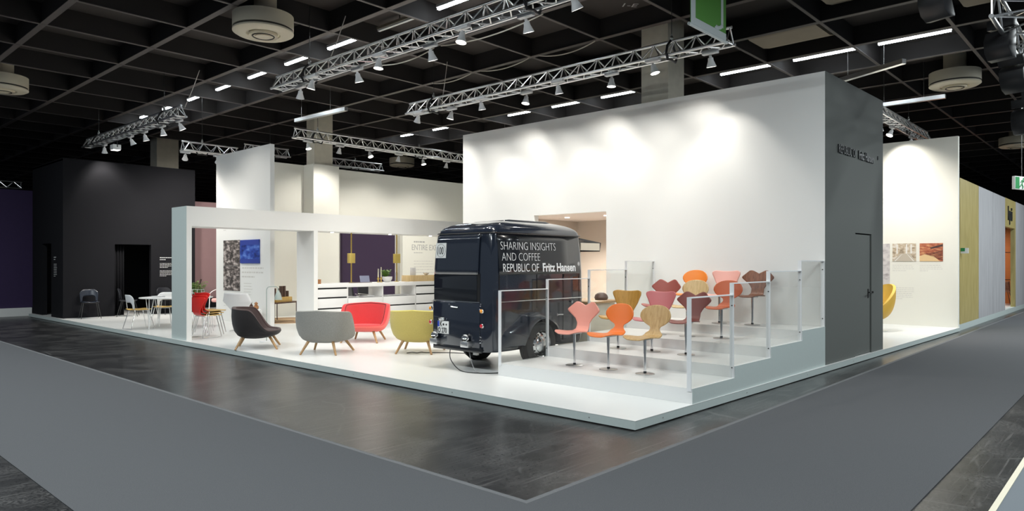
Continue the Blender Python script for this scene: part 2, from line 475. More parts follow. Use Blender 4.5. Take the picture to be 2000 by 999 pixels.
# grey end wall (facing the right aisle) with a flush door
gw = struct(MB().box(.003, 1.30, -.005, .1, PZ, 4.5).box(2.10, 2.72, -.005, .1, PZ, 4.5).box(1.30, 2.10, -.005, .1, 2.12, 4.5).build('wall_right', 'grey_wall', smooth=False))
gw.location = (TW, -.08, 0); gw.rotation_euler = (0, 0, -.0298)
dr = struct(MB().box(1.315, 2.065, .012, .06, PZ + .01, 2.10).build('door_1', 'grey_wall', smooth=False))
dr.location = gw.location; dr.rotation_euler = gw.rotation_euler
MB().box(2.065, 2.10, .03, .05, PZ, 2.12).box(1.30, 2.10, .03, .05, 2.10, 2.12).build('door_gap', 'black_void', dr, smooth=False)
hb = MB(); hb.cyl((1.98, .014, 1.13), (1.98, -.04, 1.13), .012, n=10); hb.cyl((1.98, -.045, 1.13), (1.88, -.045, 1.13), .010, n=10); hb.box(1.955, 2.005, .005, .014, 1.04, 1.19)
hb.build('door_handle', 'black_metal', dr)
hb = MB().cyl((2.12, -.004, 1.13), (2.12, -.03, 1.13), .018, n=10); hb.build('door_knob', 'black_metal', gw)
# room behind the opening
struct(MB().box(7.4, 7.5, .1, 7.74, PZ, 4.4).build('wall_cafe', 'taupe_wall', smooth=False))
struct(MB().box(TW + .14, 7.4, 3.3, 6.3, 2.6, 2.68).build('ceiling_cafe', 'shaded_ceiling', smooth=False))
struct(MB().box(TW + .14, 7.4, 3.2, 3.3, PZ, 2.68).build('wall_cafe_right', 'taupe_wall', smooth=False))
struct(MB().box(TW + .14, 7.4, 6.3, 6.4, PZ, 2.68).build('wall_cafe_left', 'taupe_wall', smooth=False))
# big lettering of the grey wall
text('raised_letters', 'REPUBLIC OF', .19, (.50, -.006, 3.34), FRONT, 'sign_black', gw, ext=.02, sx=.72, space=1.0)
text('raised_letters', 'Fritz Hansen', .19, (1.42, -.006, 3.34), FRONT, 'sign_black', gw, ext=.02, sx=.77, fat=.005)
text('raised_letters', '®', .10, (2.40, -.006, 3.42), FRONT, 'sign_black', gw, ext=.01, sx=.8)
text('wall_letters', 'VIA57', .15, (TW - .001, 7.64, 2.42), LEFT, 'pale_ink', bpy.data.objects['wall_front'], ext=.002, sx=.9)

# cream wall of the right hand bay
wr = struct(MB().box(13.5, 13.64, -.31, 8.0, PZ, 4.63).build('wall_bay', 'cream_wall', smooth=False))
struct(MB().box(7.5, 13.5, 7.86, 8.0, PZ, 4.5).build('wall_bay_back', 'cream_wall', smooth=False))
print_lines('printed_text', 'pale_ink', wr, (13.5, 1.09, 1.58), (0, -1, 0), 4, .52, .045, .012, 3, (-1, 0, 0))
print_lines('printed_text', 'pale_ink', wr, (13.5, .49, 1.58), (0, -1, 0), 4, .52, .045, .012, 4, (-1, 0, 0))
print_lines('printed_text', 'pale_ink', wr, (13.5, 1.08, 1.02), (0, -1, 0), 7, .5, .045, .012, 5, (-1, 0, 0))
# white portal: posts and beam
p1 = struct(MB().box(.07, .17, 10.35, 11.05, PZ, 2.36).build('wall_portal_end', 'white_wall', smooth=False))
struct(MB().box(2.907, 3.01, 10.35, 11.08, PZ, 2.36).build('wall_portal_middle', 'white_wall', smooth=False))
p2 = struct(MB().box(.07, 8.6, 10.35, 11.05, 2.36, 2.755).build('wall_portal_beam', 'white_wall', smooth=False))
MB().box(.064, .0705, 10.352, 11.048, PZ, 2.36).build('portal_end_face', 'fascia', p1, smooth=False)
MB().box(.064, .0705, 10.352, 11.048, 2.36, 2.753).build('portal_end_face', 'fascia', p2, smooth=False)
# picture wall
pw = struct(MB().box(2.73, 2.84, 11.98, 14.84, PZ, 4.5).build('wall_picture', 'white_wall', smooth=False))
print_lines('printed_text', 'pale_ink', pw, (2.73, 13.40, 1.52), (0, -1, 0), 3, 1.15, .11, .035, 6, (-1, 0, 0))
print_lines('printed_text', 'pale_ink', pw, (2.73, 13.30, 1.12), (0, -1, 0), 6, .45, .07, .015, 7, (-1, 0, 0))
print_lines('printed_text', 'pale_ink', pw, (2.73, 14.40, .82), (0, -1, 0), 6, .8, .06, .014, 8, (-1, 0, 0))
print_lines('printed_text', 'pale_ink', pw, (2.73, 14.42, 2.50), (0, -1, 0), 1, .3, .06, .02, 9, (-1, 0, 0))
# back wall with the boxed column
bw = struct(MB().box(2.9, 12.6, 14.72, 14.86, PZ, 4.5).box(5.28, 6.14, 14.19, 14.72, PZ, 4.5).build('wall_back', 'cream_wall', smooth=False))
struct(MB().box(6.53, 8.55, 14.60, 14.72, PZ, 2.56).build('wall_aubergine', 'aubergine', smooth=False))
tp = struct(MB().box(8.75, 10.25, 14.45, 14.60, PZ, 2.75).build('wall_text_panel', 'cream_wall', smooth=False))
text('wall_letters', 'ENTIRE EXP', .27, (9.12, 14.449, 2.06), FRONT, 'grey_ink', tp, ext=.002, sx=.80)
print_lines('printed_text', 'grey_ink', tp, (9.22, 14.45, 2.36), (1, 0, 0), 1, .9, .1, .05, 10, (0, -1, 0))
print_lines('printed_text', 'grey_ink', tp, (9.22, 14.45, 1.98), (1, 0, 0), 1, .8, .1, .02, 11, (0, -1, 0))
print_lines('printed_text', 'pale_ink', tp, (9.22, 14.45, 1.70), (1, 0, 0), 6, .95, .095, .02, 12, (0, -1, 0))
struct(MB().box(12.46, 12.6, 7.9, 14.72, PZ, 4.5).build('wall_back_right', 'cream_wall', smooth=False))

# dark box at the far left
T = .13
kb = MB()
kb.box(.09, 1.39, 18.36, 18.36 + T, PZ, 4.52).box(2.38, 3.68, 18.36, 18.36 + T, PZ, 4.52).box(1.39, 2.38, 18.36, 18.36 + T, 2.17, 4.52)
wk = struct(kb.build('wall_black_front', 'black_wall', smooth=False))
ks = MB().box(.09, .09 + T, 18.36 + T, 19.45, PZ, 4.52).box(.09, .09 + T, 20.37, 21.36, PZ, 4.52).box(.09, .09 + T, 19.45, 20.37, 2.19, 4.52)
wks = struct(ks.build('wall_black_side', 'black_wall', smooth=False))
struct(MB().box(3.55, 3.68, 18.36 + T, 21.36, PZ, 4.52).box(.09 + T, 3.55, 21.24, 21.36, PZ, 4.52).build('wall_black_back', 'black_wall', smooth=False))
struct(MB().box(.09, 3.68, 18.37, 21.36, 4.45, 4.50).build('ceiling_black_room', 'black_void', smooth=False))
print_lines('printed_text', 'white_ink', wk, (2.63, 18.36, 1.80), (1, 0, 0), 2, .42, .06, .022, 21, (0, -1, 0))
print_lines('printed_text', 'white_ink', wk, (2.63, 18.36, 1.62), (1, 0, 0), 4, .55, .040, .012, 22, (0, -1, 0))
print_lines('printed_text', 'white_ink', wk, (2.63, 18.36, 1.40), (1, 0, 0), 5, .55, .040, .012, 23, (0, -1, 0))
print_lines('printed_text', 'white_ink', wks, (.09, 19.20, 1.80), (0, -1, 0), 2, .22, .06, .022, 24, (-1, 0, 0))
print_lines('printed_text', 'white_ink', wks, (.09, 19.20, 1.60), (0, -1, 0), 8, .3, .048, .014, 25, (-1, 0, 0))
def curtain(x0, x1, y, z0, z1, n):
    b = MB()
    b.grid(lambda u, v: (lerp(x0, x1, u), y + .035 * math.sin(u * n * 2 * math.pi), lerp(z0, z1, v)), n * 8, 2)
    return b.build('curtain', 'black_wall', solid=.006)
tag(curtain(1.42, 1.72, 18.62, PZ, 2.16, 4), 'black folded curtain at the left side of the dark doorway', 'curtain')
# pink wall beyond
struct(MB().box(3.69, 8.2, 20.65, 20.78, PZ, 3.75).build('wall_pink', 'pink_wall', smooth=False))
o = MB().box(3.72, 5.6, 20.2, 20.6, PZ, .42).build('low_bench', 'black_wall', smooth=False, bevel=.01)
tag(o, 'low dark bench along the foot of the pink wall', 'bench')
# purple stand of the neighbours, far left
struct(MB().box(-9, 2.2, 22.0, 22.12, .25, 3.87).build('wall_purple', 'purple_wall', smooth=False))
struct(MB().box(-9, .2, 21.9, 24, 0, .25).build('trim_1', 'white_wall', smooth=False))
# neighbouring stand on the right
NY = -.28
nb = struct(MB().box(13.72, 30, NY, 6, 0, .15).build('trim_2', 'fascia', smooth=False))
struct(MB().box(13.90, 16.35, NY, NY + .12, .15, 3.68).build('wall_plywood', 'plywood', smooth=False))
struct(MB().box(16.36, 18.6, NY, NY + .12, .15, 3.68).box(18.63, 20.9, NY, NY + .12, .15, 3.68).build('wall_whitewashed', 'whitewash', smooth=False))
wl = struct(MB().box(20.92, 23.2, NY, NY + .12, 2.78, 3.69).box(23.0, 23.2, NY, NY + .12, .15, 2.78).build('wall_wood_portal', 'plywood', smooth=False))
struct(MB().box(23.21, 30, NY, NY + .12, .15, 3.70).build('wall_whitewashed_far', 'whitewash', smooth=False))
wo = struct(MB().box(24.9, 25.0, NY + .13, 3.4, .15, 2.9).build('wall_orange', 'orange_panel', smooth=False))
MB().box(24.892, 24.899, NY + .14, 3.4, 1.02, 1.035).box(24.892, 24.899, NY + .14, 3.4, 2.0, 2.015).build('panel_joint', 'black_void', wo, smooth=False)
ld = bpy.data.lights.new('neighbour_fill', 'AREA'); ld.shape = 'RECTANGLE'; ld.size = 1.2; ld.size_y = .3; ld.energy = 60; ld.color = WARM  # added fill for the orange room, no lamp body
lo = bpy.data.objects.new('neighbour_fill', ld); COL.objects.link(lo); lo.location = (23.9, 1.3, 2.85)
struct(MB().box(20.9, 24.88, NY + .12, 3.4, .15, .16).build('floor_neighbour', 'white_deck', smooth=False))
text('wall_letters', 'kpü', .62, (21.4, NY - .005, 3.02), FRONT, 'sign_black', wl, ext=.02, fat=.012)
# kerb of the stand behind the camera's right side
kerb = thing('kerb_platform', 'low grey platform with a pale edge at the lower right corner of the picture', 'platform', (0, 0, 0))
MB().box(-1.2, 9, -6.5, -2.96, 0, .06).build('deck', 'kerb_grey', kerb, smooth=False)
MB().box(-1.24, 9, -2.96, -2.925, 0, .065).build('edge_strip', 'vent_cream', kerb, smooth=False)

struct(MB().box(-14, 42, 44, 44.2, 0, 6.5).build('wall_hall_back', 'ceiling_black', smooth=False))
struct(MB().box(42, 42.2, -16, 44, 0, 6.5).build('wall_hall_right', 'ceiling_black', smooth=False))
# ceiling grid
struct(MB().box(-14, 42, -16, 44, 6.27, 6.4).build('ceiling', 'soffit', smooth=False))
def beam(name, x0, x1, y0, y1, fx0, fx1, fy0, fy1, fz):
    o = struct(MB().box(x0, x1, y0, y1, 5.905, 6.27).build(name, 'ceiling_black', smooth=False))
    MB().box(fx0, fx1, fy0, fy1, 5.895 - fz, 5.905 - fz * .5).build('flange', 'flange', o, smooth=False)
n = 3
for k in range(-4, 24):
    x = -2.2 + 1.85 * k
    beam('trim_%d' % n, x - .03, x + .03, -15, 43, x - .055, x + .055, -15, 43, 0); n += 1
for k in range(-8, 25):
    y = .66 + 1.715 * k
    beam('trim_%d' % n, -13, 41, y - .02, y + .02, -13, 41, y - .03, y + .03, .004); n += 1
# beige ducts lying in the coffers
for i, (x0, x1, y0, y1, lab) in enumerate([(5.6, 6.9, -.8, .4, 'beige duct in the ceiling coffer right of the green banner'),
                                    (7.3, 8.6, -2.3, -1.3, 'beige duct in the ceiling coffer above the right hand light strip'),
                                    (7.3, 8.6, .9, 2.2, 'beige duct in the ceiling coffer above the white wall corner')]):
    b = MB().prism([(x0, 6.255), (x0, 6.10), (x0 + .3, 6.03), (x1 - .3, 6.03), (x1, 6.10), (x1, 6.255)], lambda p, y=y0: (p[0], y, p[1]), lambda p, y=y1: (p[0], y, p[1]))
    tag(b.build('air_duct', 'duct', smooth=False), lab, 'duct', 'air ducts in the ceiling')
text('ceiling_marking', '1-E', .24, (4.86, 3.42, 6.266), (R(180), 0, R(-42)), 'white_ink', bpy.data.objects['ceiling'], ext=.001)
# concrete columns
def column(x0, x1, y0, y1, z0, lab):
    o = MB().box(x0, x1, y0, y1, z0, 6.27).build('concrete_column', 'concrete', smooth=False, bevel=.01)
    tag(o, lab, 'column', 'square concrete hall columns')
column(5.35, 5.93, 2.71, 3.27, 2.69, 'concrete column rising behind the tall white wall')
column(5.36, 5.98, 14.28, 14.70, 4.5, 'concrete column rising from the boxed corner of the cream back wall')
column(4.0, 4.75, 22.2, 22.8, 0, 'concrete column showing above the top of the black box wall')

# ------------------------------------------------------------------ steps and rails
STEPX = [1.11, 2.12, 3.15, 4.20]
STEPZ = [.265, .402, .538, .678]
SY = 2.88
zb = PZ
TIER = ['lowest white step of the seating steps, with the pink, orange and oak chairs', 'second white step from below of the seating steps', 'third white step from below of the seating steps', 'highest white step of the seating steps, against the tall wall']
for k, (x, z) in enumerate(zip(STEPX, STEPZ)):
    st = thing('seating_step', TIER[k], 'step', (x, 0, zb), 0, 'white seating steps')
    L_ = TW - .002 - x
    a0, a1 = -.0166 * x, -.0166 * (x + L_)
    def slab(x0, y0, y1, z0, z1):     # plan follows the slightly skewed aisle edge
        pl_ = [(x0, a0 + y0), (L_, a1 + y0), (L_, a1 + y1), (x0, a0 + y1)] if y1 < 1 else [(x0, a0 + y0), (L_, a1 + y0), (L_, y1), (x0, y1)]
        return MB().prism(pl_, lambda p: (p[0], p[1], z0), lambda p: (p[0], p[1], z1))
    slab(0, .005, SY, 0, z - zb - .004).build('riser_box', 'white_lacquer', st, smooth=False)
    slab(-.001, .005, SY, z - zb - .004, z - zb).build('tread', 'white_deck', st, smooth=False)
    slab(.0, .0, .005, 0, z - zb).build('side_cheek', 'fascia', st, smooth=False)
    zb = z
TOPS = [1.244, 1.381, 1.512, 1.652]
SIDE = {'right': (.012, .062), 'left': (2.82, 2.865)}
NAMES = ['lowest', 'second lowest', 'second highest', 'highest']
for side, (y0, y1) in SIDE.items():
    for i in range(4):
        x0 = STEPX[i]; x1 = STEPX[i + 1] if i < 3 else TW - .004
        z0 = STEPZ[i]; top = TOPS[i]
        bot = STEPZ[i - 1] if i else STEPZ[0] - .03
        rl = thing('glass_railing', '%s glass rail panel in a white frame on the %s side of the steps' % (NAMES[i], 'aisle' if side == 'right' else 'van'), 'railing', (x0, (y0 + y1) / 2, z0), 0, 'framed glass rail panels beside the steps')
        hw = (y1 - y0) / 2
        if side == 'right': rl.location.y -= .0166 * x0; rl.rotation_euler = (0, 0, -.0166)
        MB().box(-.014, -.001, -hw, hw, bot - z0, top - z0).build('post', 'steel_white', rl, smooth=False)
        if i == 3: MB().box(x1 - x0 - .013, x1 - x0, -hw, hw, .001, top - z0).build('post', 'steel_white', rl, smooth=False)
        MB().box(-.014, x1 - x0 - (.014 if i < 3 else 0), -hw, hw, top - z0, top - z0 + .012).build('top_rail', 'steel_white', rl, smooth=False)
        MB().box(.0, x1 - x0 - .015, -.005, .005, .001, top - z0).build('glass_pane', 'glass', rl, smooth=False)
        for zz in (.12, top - z0 - .12): MB().cyl((x1 - x0 - .0145, hw - .02 if side == 'left' else -hw + .02, zz), (x1 - x0 - .022, hw - .02 if side == 'left' else -hw + .02, zz), .008, n=8).build('bolt', 'bolt', rl)

# ------------------------------------------------------------------ swivel chairs on the steps
PROF = [(.255, .432), (.235, .447), (.17, .456), (.05, .452), (-.07, .443), (-.14, .446), (-.185, .466), (-.212, .505), (-.228, .56), (-.245, .63), (-.263, .71), (-.284, .80), (-.292, .835)]
def prof_at(t):
    L = [0]
    for a, c in zip(PROF, PROF[1:]): L.append(L[-1] + math.dist(a, c))
    s = t * L[-1]
    for i in range(len(PROF) - 1):
        if s <= L[i + 1] + 1e-9:
            k = (s - L[i]) / (L[i + 1] - L[i])
            return lerp(PROF[i][0], PROF[i + 1][0], k), lerp(PROF[i][1], PROF[i + 1][1], k)
    return PROF[-1]
SHELLS = {   # half widths along the shell, and how far the top edge is cut down across it
    'grand': ([(0, .085), (.02, .13), (.06, .175), (.14, .205), (.24, .21), (.34, .19), (.42, .15), (.48, .118), (.55, .100), (.65, .098), (.73, .135), (.82, .218), (.862, .250), (.885, .252), (.90, .244), (1, .158)],
              lambda u: .062 * max(0, 1 - abs(u) / .68) ** 1.15 + .016 * max(0, (abs(u) - .8) / .2) ** 2),
    'ant': ([(0, .09), (.015, .13), (.05, .175), (.12, .205), (.22, .205), (.32, .185), (.40, .15), (.48, .132), (.56, .122), (.60, .082), (.635, .066), (.67, .076), (.71, .14), (.76, .195), (.82, .222), (.87, .220), (.92, .198), (.96, .16), (.985, .115), (1, .06)],
            lambda u: .004 * u * u),
    'seven': ([(0, .11), (.015, .15), (.05, .19), (.12, .21), (.24, .21), (.34, .19), (.42, .15), (.50, .115), (.58, .11), (.66, .13), (.76, .178), (.86, .214), (.91, .234), (.945, .241), (.97, .237), (.988, .222), (1, .188)],
              lambda u: .020 * (1 - u * u) + .008 * max(0, (abs(u) - .8) / .2) ** 2),
}
def swivel(kind, m, label, x, y, z, rz, seatm=None):
    t = thing('swivel_chair', label, 'chair', (x, y, z), rz, 'swivel chairs on the steps')
    ws, cut = SHELLS[kind]
    def fn(u, v):
        uu = 2 * u - 1
        w = lin_interp(ws, v)
        vv = v - cut(uu) * max(0, (v - .62) / .38) * 1.0
        px, pz = prof_at(vv)
        back = max(0, (v - .5) / .5)
        seat = max(0, 1 - v / .45)
        px += .055 * back * (uu * w / .24) ** 2
        pz += .022 * seat * (uu * w / .21) ** 2 - .012 * seat * (1 - uu * uu) * math.sin(math.pi * min(1, v / .45))
        return (px, uu * w, pz)
    MB().grid(fn, 22, 64).build('seat_shell', m, t, solid=.011, angle=60)
    c = MB(); c.cyl((0, 0, .03), (0, 0, .425), .0165, n=16); c.cyl((0, 0, .25), (0, 0, .425), .020, n=16)
    c.build('column', 'chrome', t)
    MB().lathe([(0, .0), (.118, .0), (.118, .006), (.10, .012), (0, .012)], 32).build('base_disc', 'steel', t)
    MB().lathe([(.020, .012), (.019, .026), (.017, .034), (0, .034)], 16).build('foot_collar', 'black_plastic', t)
    MB().box(-.09, .10, -.06, .06, .422, .436).build('mounting_plate', 'steel', t, smooth=False)
    return t
CH = [('grand', 'lac_pink', 'salmon pink swivel chair with pointed wings on the lowest step, beside the van', 1.66, 2.00, 0, 184),
      ('ant', 'lac_orange', 'bright orange round-backed swivel chair, middle of the lowest step', 1.66, 1.455, 0, 176),
      ('ant', 'oak', 'light oak round-backed swivel chair on the lowest step, nearest the aisle', 1.66, .915, 0, 178),
      ('seven', 'ochre_wood', 'ochre wood swivel chair with broad flared back on the second step behind the orange one', 2.68, 1.99, 1, 181),
      ('seven', 'lac_rose', 'dusty rose swivel chair with broad flared back on the second step', 2.69, 1.44, 1, 179),
      ('grand', 'lac_brown', 'dark red-brown swivel chair with pointed wings behind the front glass rail post', 2.67, .905, 1, 181),
      ('grand', 'lac_rust', 'rust red swivel chair with pointed wings on the third step, left', 3.60, 1.87, 2, 180),
      ('ant', 'oak_pale', 'pale wood round-backed swivel chair on the third step, middle', 3.66, 1.42, 2, 178),
      ('ant', 'lac_dark_orange', 'burnt orange round-backed swivel chair on the third step, behind a rail post', 3.72, .91, 2, 182),
      ('ant', 'lac_light_orange', 'light orange round-backed swivel chair on the top step, behind the pale wood one', 4.56, 1.89, 3, 180),
      ('seven', 'lac_pale_pink', 'pale pink swivel chair with broad flared back on the top step', 4.58, 1.36, 3, 179),
      ('grand', 'walnut', 'striped walnut swivel chair with pointed wings on the top step, right', 4.62, .84, 3, 182)]
for kind, m, lab, x, y, k, a in CH:
    swivel(kind, m, lab, x, y, STEPZ[k], R(a))

# ------------------------------------------------------------------ lounge chairs
def bowl(h_fn, ax, ay, base, z0, n=72, m=16, inner=0.0, pw=2.6, front=0.0):
    """rounded bucket: rim height depends on direction; ax forward half depth, ay half width"""
    b = MB()
    def fn(u, v):
        a = 2 * math.pi * u
        c, s = math.cos(a), math.sin(a)
        k = (abs(c) ** pw + abs(s) ** pw) ** (-1 / pw)
        h = h_fn(a)
        g = base + (1 - base) * math.sin(v * math.pi / 2) ** .8
        zz = z0 + (h - z0) * (1 - math.cos(v * math.pi / 2)) ** 1.15
        tuck = 1 - .05 * max(0, (zz - z0) / .5 - .55)
        return (k * c * ax * g * tuck, k * s * ay * g * tuck, zz)
    return fn
def lounge(label, x, y, rz, shell, inner, pipe):
    t = thing('lounge_armchair', label, 'armchair', (x, y, PZ), rz, 'low upholstered armchairs on the white platform')
    def h(a):
        d = abs(((a + math.pi) % (2 * math.pi)) - math.pi)      # 0 = front, pi = back
        k = min(1, max(0, (d - R(50)) / R(62))); k = k * k * k * (k * (6 * k - 15) + 10)
        return .325 + .375 * k + .03 * max(0, (d - R(112)) / R(68))
    AX, AY = .42, .485
    def ring(a, ax, ay, pw=2.45):
        c, s = math.cos(a), math.sin(a); k = (abs(c) ** pw + abs(s) ** pw) ** (-1 / pw)
        return k * c * ax, k * s * ay
    # outer shell: underside to rim
    def outer(u, v):
        a = 2 * math.pi * u; H = h(a)
        z0 = .175
        g = lin_interp([(0, .0), (.12, .30), (.25, .55), (.40, .76), (.55, .89), (.70, .965), (.85, 1.0), (1, .985)], v)
        f = lin_interp([(0, .0), (.12, .006), (.25, .035), (.40, .12), (.55, .27), (.70, .48), (.85, .74), (1, 1)], v)
        px, py = ring(a, AX, AY)
        lift = .05 * max(0, math.cos(a)) * g
        return (px * g, py * g, z0 + lift * (1 - f) + (H - z0) * f)
    MB().grid(outer, 120, 24, True).build('shell', shell, t, angle=70)
    # upholstery: over the rim, down to the seat
    def inn(u, v):
        a = 2 * math.pi * u; H = h(a); seat = .315
        d = abs(((a + math.pi) % (2 * math.pi)) - math.pi)
        w = interp([(0, .05), (R(60), .08), (R(110), .075), (R(180), .075)], d)
        g = lin_interp([(0, 0), (.06, .02), (.14, .35), (.22, .75), (.30, 1.0), (.45, 1.12), (.65, 1.3), (1, 1.3)], v)
        if v <= .3:
            zz = H + .018 * math.sin(v / .3 * math.pi)
            off = w * g
        else:
            k = (v - .3) / .35 if v < .65 else 1
            k = min(1, k)
            zz = lerp(H, min(seat, H), k ** .8) ; off = w * (1 + .55 * k)
        ox, oy = ring(a, AX * .985 - off, AY * .985 - off)
        if v > .65:
            kk = (v - .65) / .35
            ox *= (1 - kk); oy *= (1 - kk); zz = min(seat, H) + .018 * math.sin(kk * math.pi / 2)
        return (ox, oy, zz)
    MB().grid(inn, 120, 40, True).build('upholstery', inner, t, angle=70)
    pp = []
    for i in range(120):
        a = 2 * math.pi * i / 120; H = h(a)
        d = abs(((a + math.pi) % (2 * math.pi)) - math.pi)
        w = interp([(0, .05), (R(60), .08), (R(110), .075), (R(180), .075)], d)
        ox, oy = ring(a, AX * .985 - w, AY * .985 - w); pp.append((ox, oy, H + .002))
    MB().tube(pp, .005, 6, True).build('piping', pipe, t)
    for sx, sy in ((1, 1), (1, -1), (-1, 1), (-1, -1)):
        fx, fy = (.375, .36) if sx > 0 else (.33, .31)
        MB().cyl((sx * fx * .62, sy * fy * .66, .235), (sx * fx, sy * fy, .002), .026, .017, 14).build('leg', 'oak_leg', t)
    return t
lounge('dark brown armchair with black back, leftmost of the low armchairs', .43, 8.24, R(-33), 'fabric_black', 'fabric_brown', 'piping_dark')
lounge('light grey armchair seen from behind, with wooden legs', .87, 6.70, R(35), 'fabric_grey', 'fabric_grey_in', 'fabric_grey')
lounge('bright red armchair facing the aisle, behind the grey one', 2.39, 7.69, R(216), 'fabric_coral', 'fabric_red', 'piping_dark')
lounge('mustard yellow armchair seen from behind next to the van', 2.0, 5.60, R(34), 'fabric_yellow', 'fabric_yellow_in', 'fabric_yellow')

# ------------------------------------------------------------------ the van (trailer with a van body)
VX, VY = 1.08, 3.62     # rear face, centre line
van = thing('coffee_van', 'dark navy vintage coffee van with white lettering parked beside the steps', 'van', (VX, VY, PZ))
VL, VW = 2.20, .62      # length, half width
def vsec(x0, x1, hw, r, z, n=8):
    pts = []
    for (cx, cy, a0) in ((x1 - r, hw - r, 0), (x0 + r, hw - r, 90), (x0 + r, -hw + r, 180), (x1 - r, -hw + r, 270)):
        for i in range(n + 1):
            a = R(a0 + 90 * i / n); pts.append((cx + r * math.cos(a), cy + r * math.sin(a), z))
    return pts
def loft(secs, caps=True):
    b = MB(); n = len(secs[0]); vs = [p for s in secs for p in s]
    fs = [(k * n + i, k * n + (i + 1) % n, (k + 1) * n + (i + 1) % n, (k + 1) * n + i) for k in range(len(secs) - 1) for i in range(n)]
    if caps: fs += [tuple(range(n - 1, -1, -1)), tuple(range((len(secs) - 1) * n, len(secs) * n))]
    return b.add(vs, fs)
secs = []
for z, ins in ((.285, .035), (.33, .012), (.60, .0), (1.0, .0), (1.40, .006), (1.70, .022), (1.90, .045), (1.955, .055)):
    secs.append(vsec(ins, VL - ins * .9, VW - ins * .7, .17, z))
loft(secs).build('body', 'van_paint', van, angle=40)
# gutter and domed roof
b = MB(); ring_ = vsec(.035, VL - .03, VW - .02, .18, 1.955)
b.tube(ring_, .012, 6, True)
b.build('gutter', 'van_dark', van)
secs = []
for k in range(9):
    t_ = k / 8
    ins = .05 + (1 - math.cos(t_ * math.pi / 2)) * .50
    zz = 1.955 + .215 * math.sin(t_ * math.pi / 2) ** .9
    ins_x0 = .05 + (1 - math.cos(t_ * math.pi / 2)) * 1.0
    ins_x1 = .04 + (1 - math.cos(t_ * math.pi / 2)) * .75
    secs.append(vsec(ins_x0, VL - ins_x1, max(.08, VW - .035 - (1 - math.cos(t_ * math.pi / 2)) * .52), max(.04, .18 - .12 * t_), zz))
loft(secs).build('roof', 'van_paint', van, angle=60)
MB().prism([(.55, 0), (1.75, 0), (1.60, .03), (.75, .03)], lambda p: (p[0], -.28, 2.145 + p[1]), lambda p: (p[0], .28, 2.145 + p[1])).build('roof_panel', 'van_paint', van, bevel=.012)
# side text board (faces -Y)
sd = MB()
sd.grid(lambda u, v: (lerp(.17, 2.02, u), -VW - .004 + interp([(0, -.004), (1, .038)], v), lerp(1.365, 1.935, v)), 4, 6)
board = sd.build('side_board', 'van_dark', van, solid=.012)
tilt = math.atan2(.040, .57)
TR = (R(90) - tilt * .0, 0, 0)
def side_text(body, size, x, z, fat, sx):
    yy = -VW - .016 + .038 * ((z - 1.365) / .57) ** 1.3
    text('side_lettering', body, size, (x, yy, z), (R(90) - tilt, 0, 0), 'van_print', van, ext=.0012, fat=fat, sx=sx)
side_text('SHARING INSIGHTS', .168, .205, 1.715, -.0035, .835)
side_text('AND COFFEE', .168, .225, 1.560, -.0035, .835)
side_text('REPUBLIC OF', .168, .235, 1.405, -.001, .795)
side_text('Fritz Hansen', .174, 1.10, 1.405, .0052, .905)
side_text('®', .085, 1.965, 1.485, 0, .8)
# lower side panels, trim and door
MB().box(.17, .185, -VW - .003, -VW + .01, .35, 1.36).box(.98, .99, -VW - .003, -VW + .01, .86, 1.36).box(1.60, 1.612, -VW - .003, -VW + .01, .35, 1.36).box(2.0, 2.012, -VW - .003, -VW + .01, .40, 1.36).build('panel_seam', 'black_void', van, smooth=False)
MB().box(1.62, 1.99, -VW - .008, -VW + .01, 1.37 - .055, 1.37 - .01).box(.72, .98, -VW - .006, -VW + .01, 1.25, 1.26).build('window_frame', 'van_dark', van, smooth=False)
MB().tube([(.20, -VW - .012, .985), (1.0, -VW - .014, .985), (2.08, -VW - .012, .985)], .007, 6).build('chrome_trim', 'chrome', van)
hh = MB(); hh.cyl((1.42, -VW, .745), (1.42, -VW - .04, .745), .018, n=10); hh.tube([(1.42, -VW - .042, .745), (1.47, -VW - .046, .747), (1.55, -VW - .042, .742)], .011, 8); hh.ball((1.80, -VW - .02, .93), .022)
hh.build('door_handle', 'chrome', van)
# fenders
WX, WZ = 1.0, .335       # wheel centre relative to the van
def fender(sign):
    N = 40
    def O(t):      # outer outline on the body
        return (interp([(0, .165), (.2, .27), (.45, .62), (.6, .92), (.8, 1.36), (1, 1.52)], t), interp([(0, .335), (.2, .56), (.45, .79), (.6, .825), (.8, .72), (1, .40)], t))
    def I(t):      # wheel opening
        a = R(200 - 225 * t); r = .375
        return (WX + .02 + r * math.cos(a), max(.335, WZ + r * math.sin(a)))
    def fn(u, v):
        o_, i_ = O(u), I(u)
        k = v
        x = lerp(o_[0], i_[0], k ** .9); z = lerp(o_[1], i_[1], k ** .9)
        bulge = .125 * math.sin(min(1, v * 1.15) * math.pi / 2) ** .7
        bulge *= min(1, .25 + u * 4) * min(1, .35 + (1 - u) * 5)
        return (x, sign * (VW + bulge - .005), z)
    b = MB(); b.grid(fn, N, 12)
    def lip(u, v):
        p = fn(u, 1); return (p[0], lerp(p[1], sign * (VW - .02), v), p[2])
    b.grid(lip, N, 1)
    def tail(u, v):
        p = fn(0, u); q = (WX + .02 - .375 * .94, sign * VW, .335)
        return (p[0], lerp(p[1], sign * VW, v), p[2])
    b.grid(tail, 12, 1)
    return b.build('fender', 'van_paint', van, angle=55)
fender(-1); fender(1)
MB().cyl((WX + .02, -VW - .006, WZ + .01), (WX + .02, -VW + .02, WZ + .01), .374, n=40).build('wheel_arch', 'black_void', van)
MB().cyl((WX + .02, VW + .006, WZ + .01), (WX + .02, VW - .02, WZ + .01), .374, n=40).build('wheel_arch', 'black_void', van)
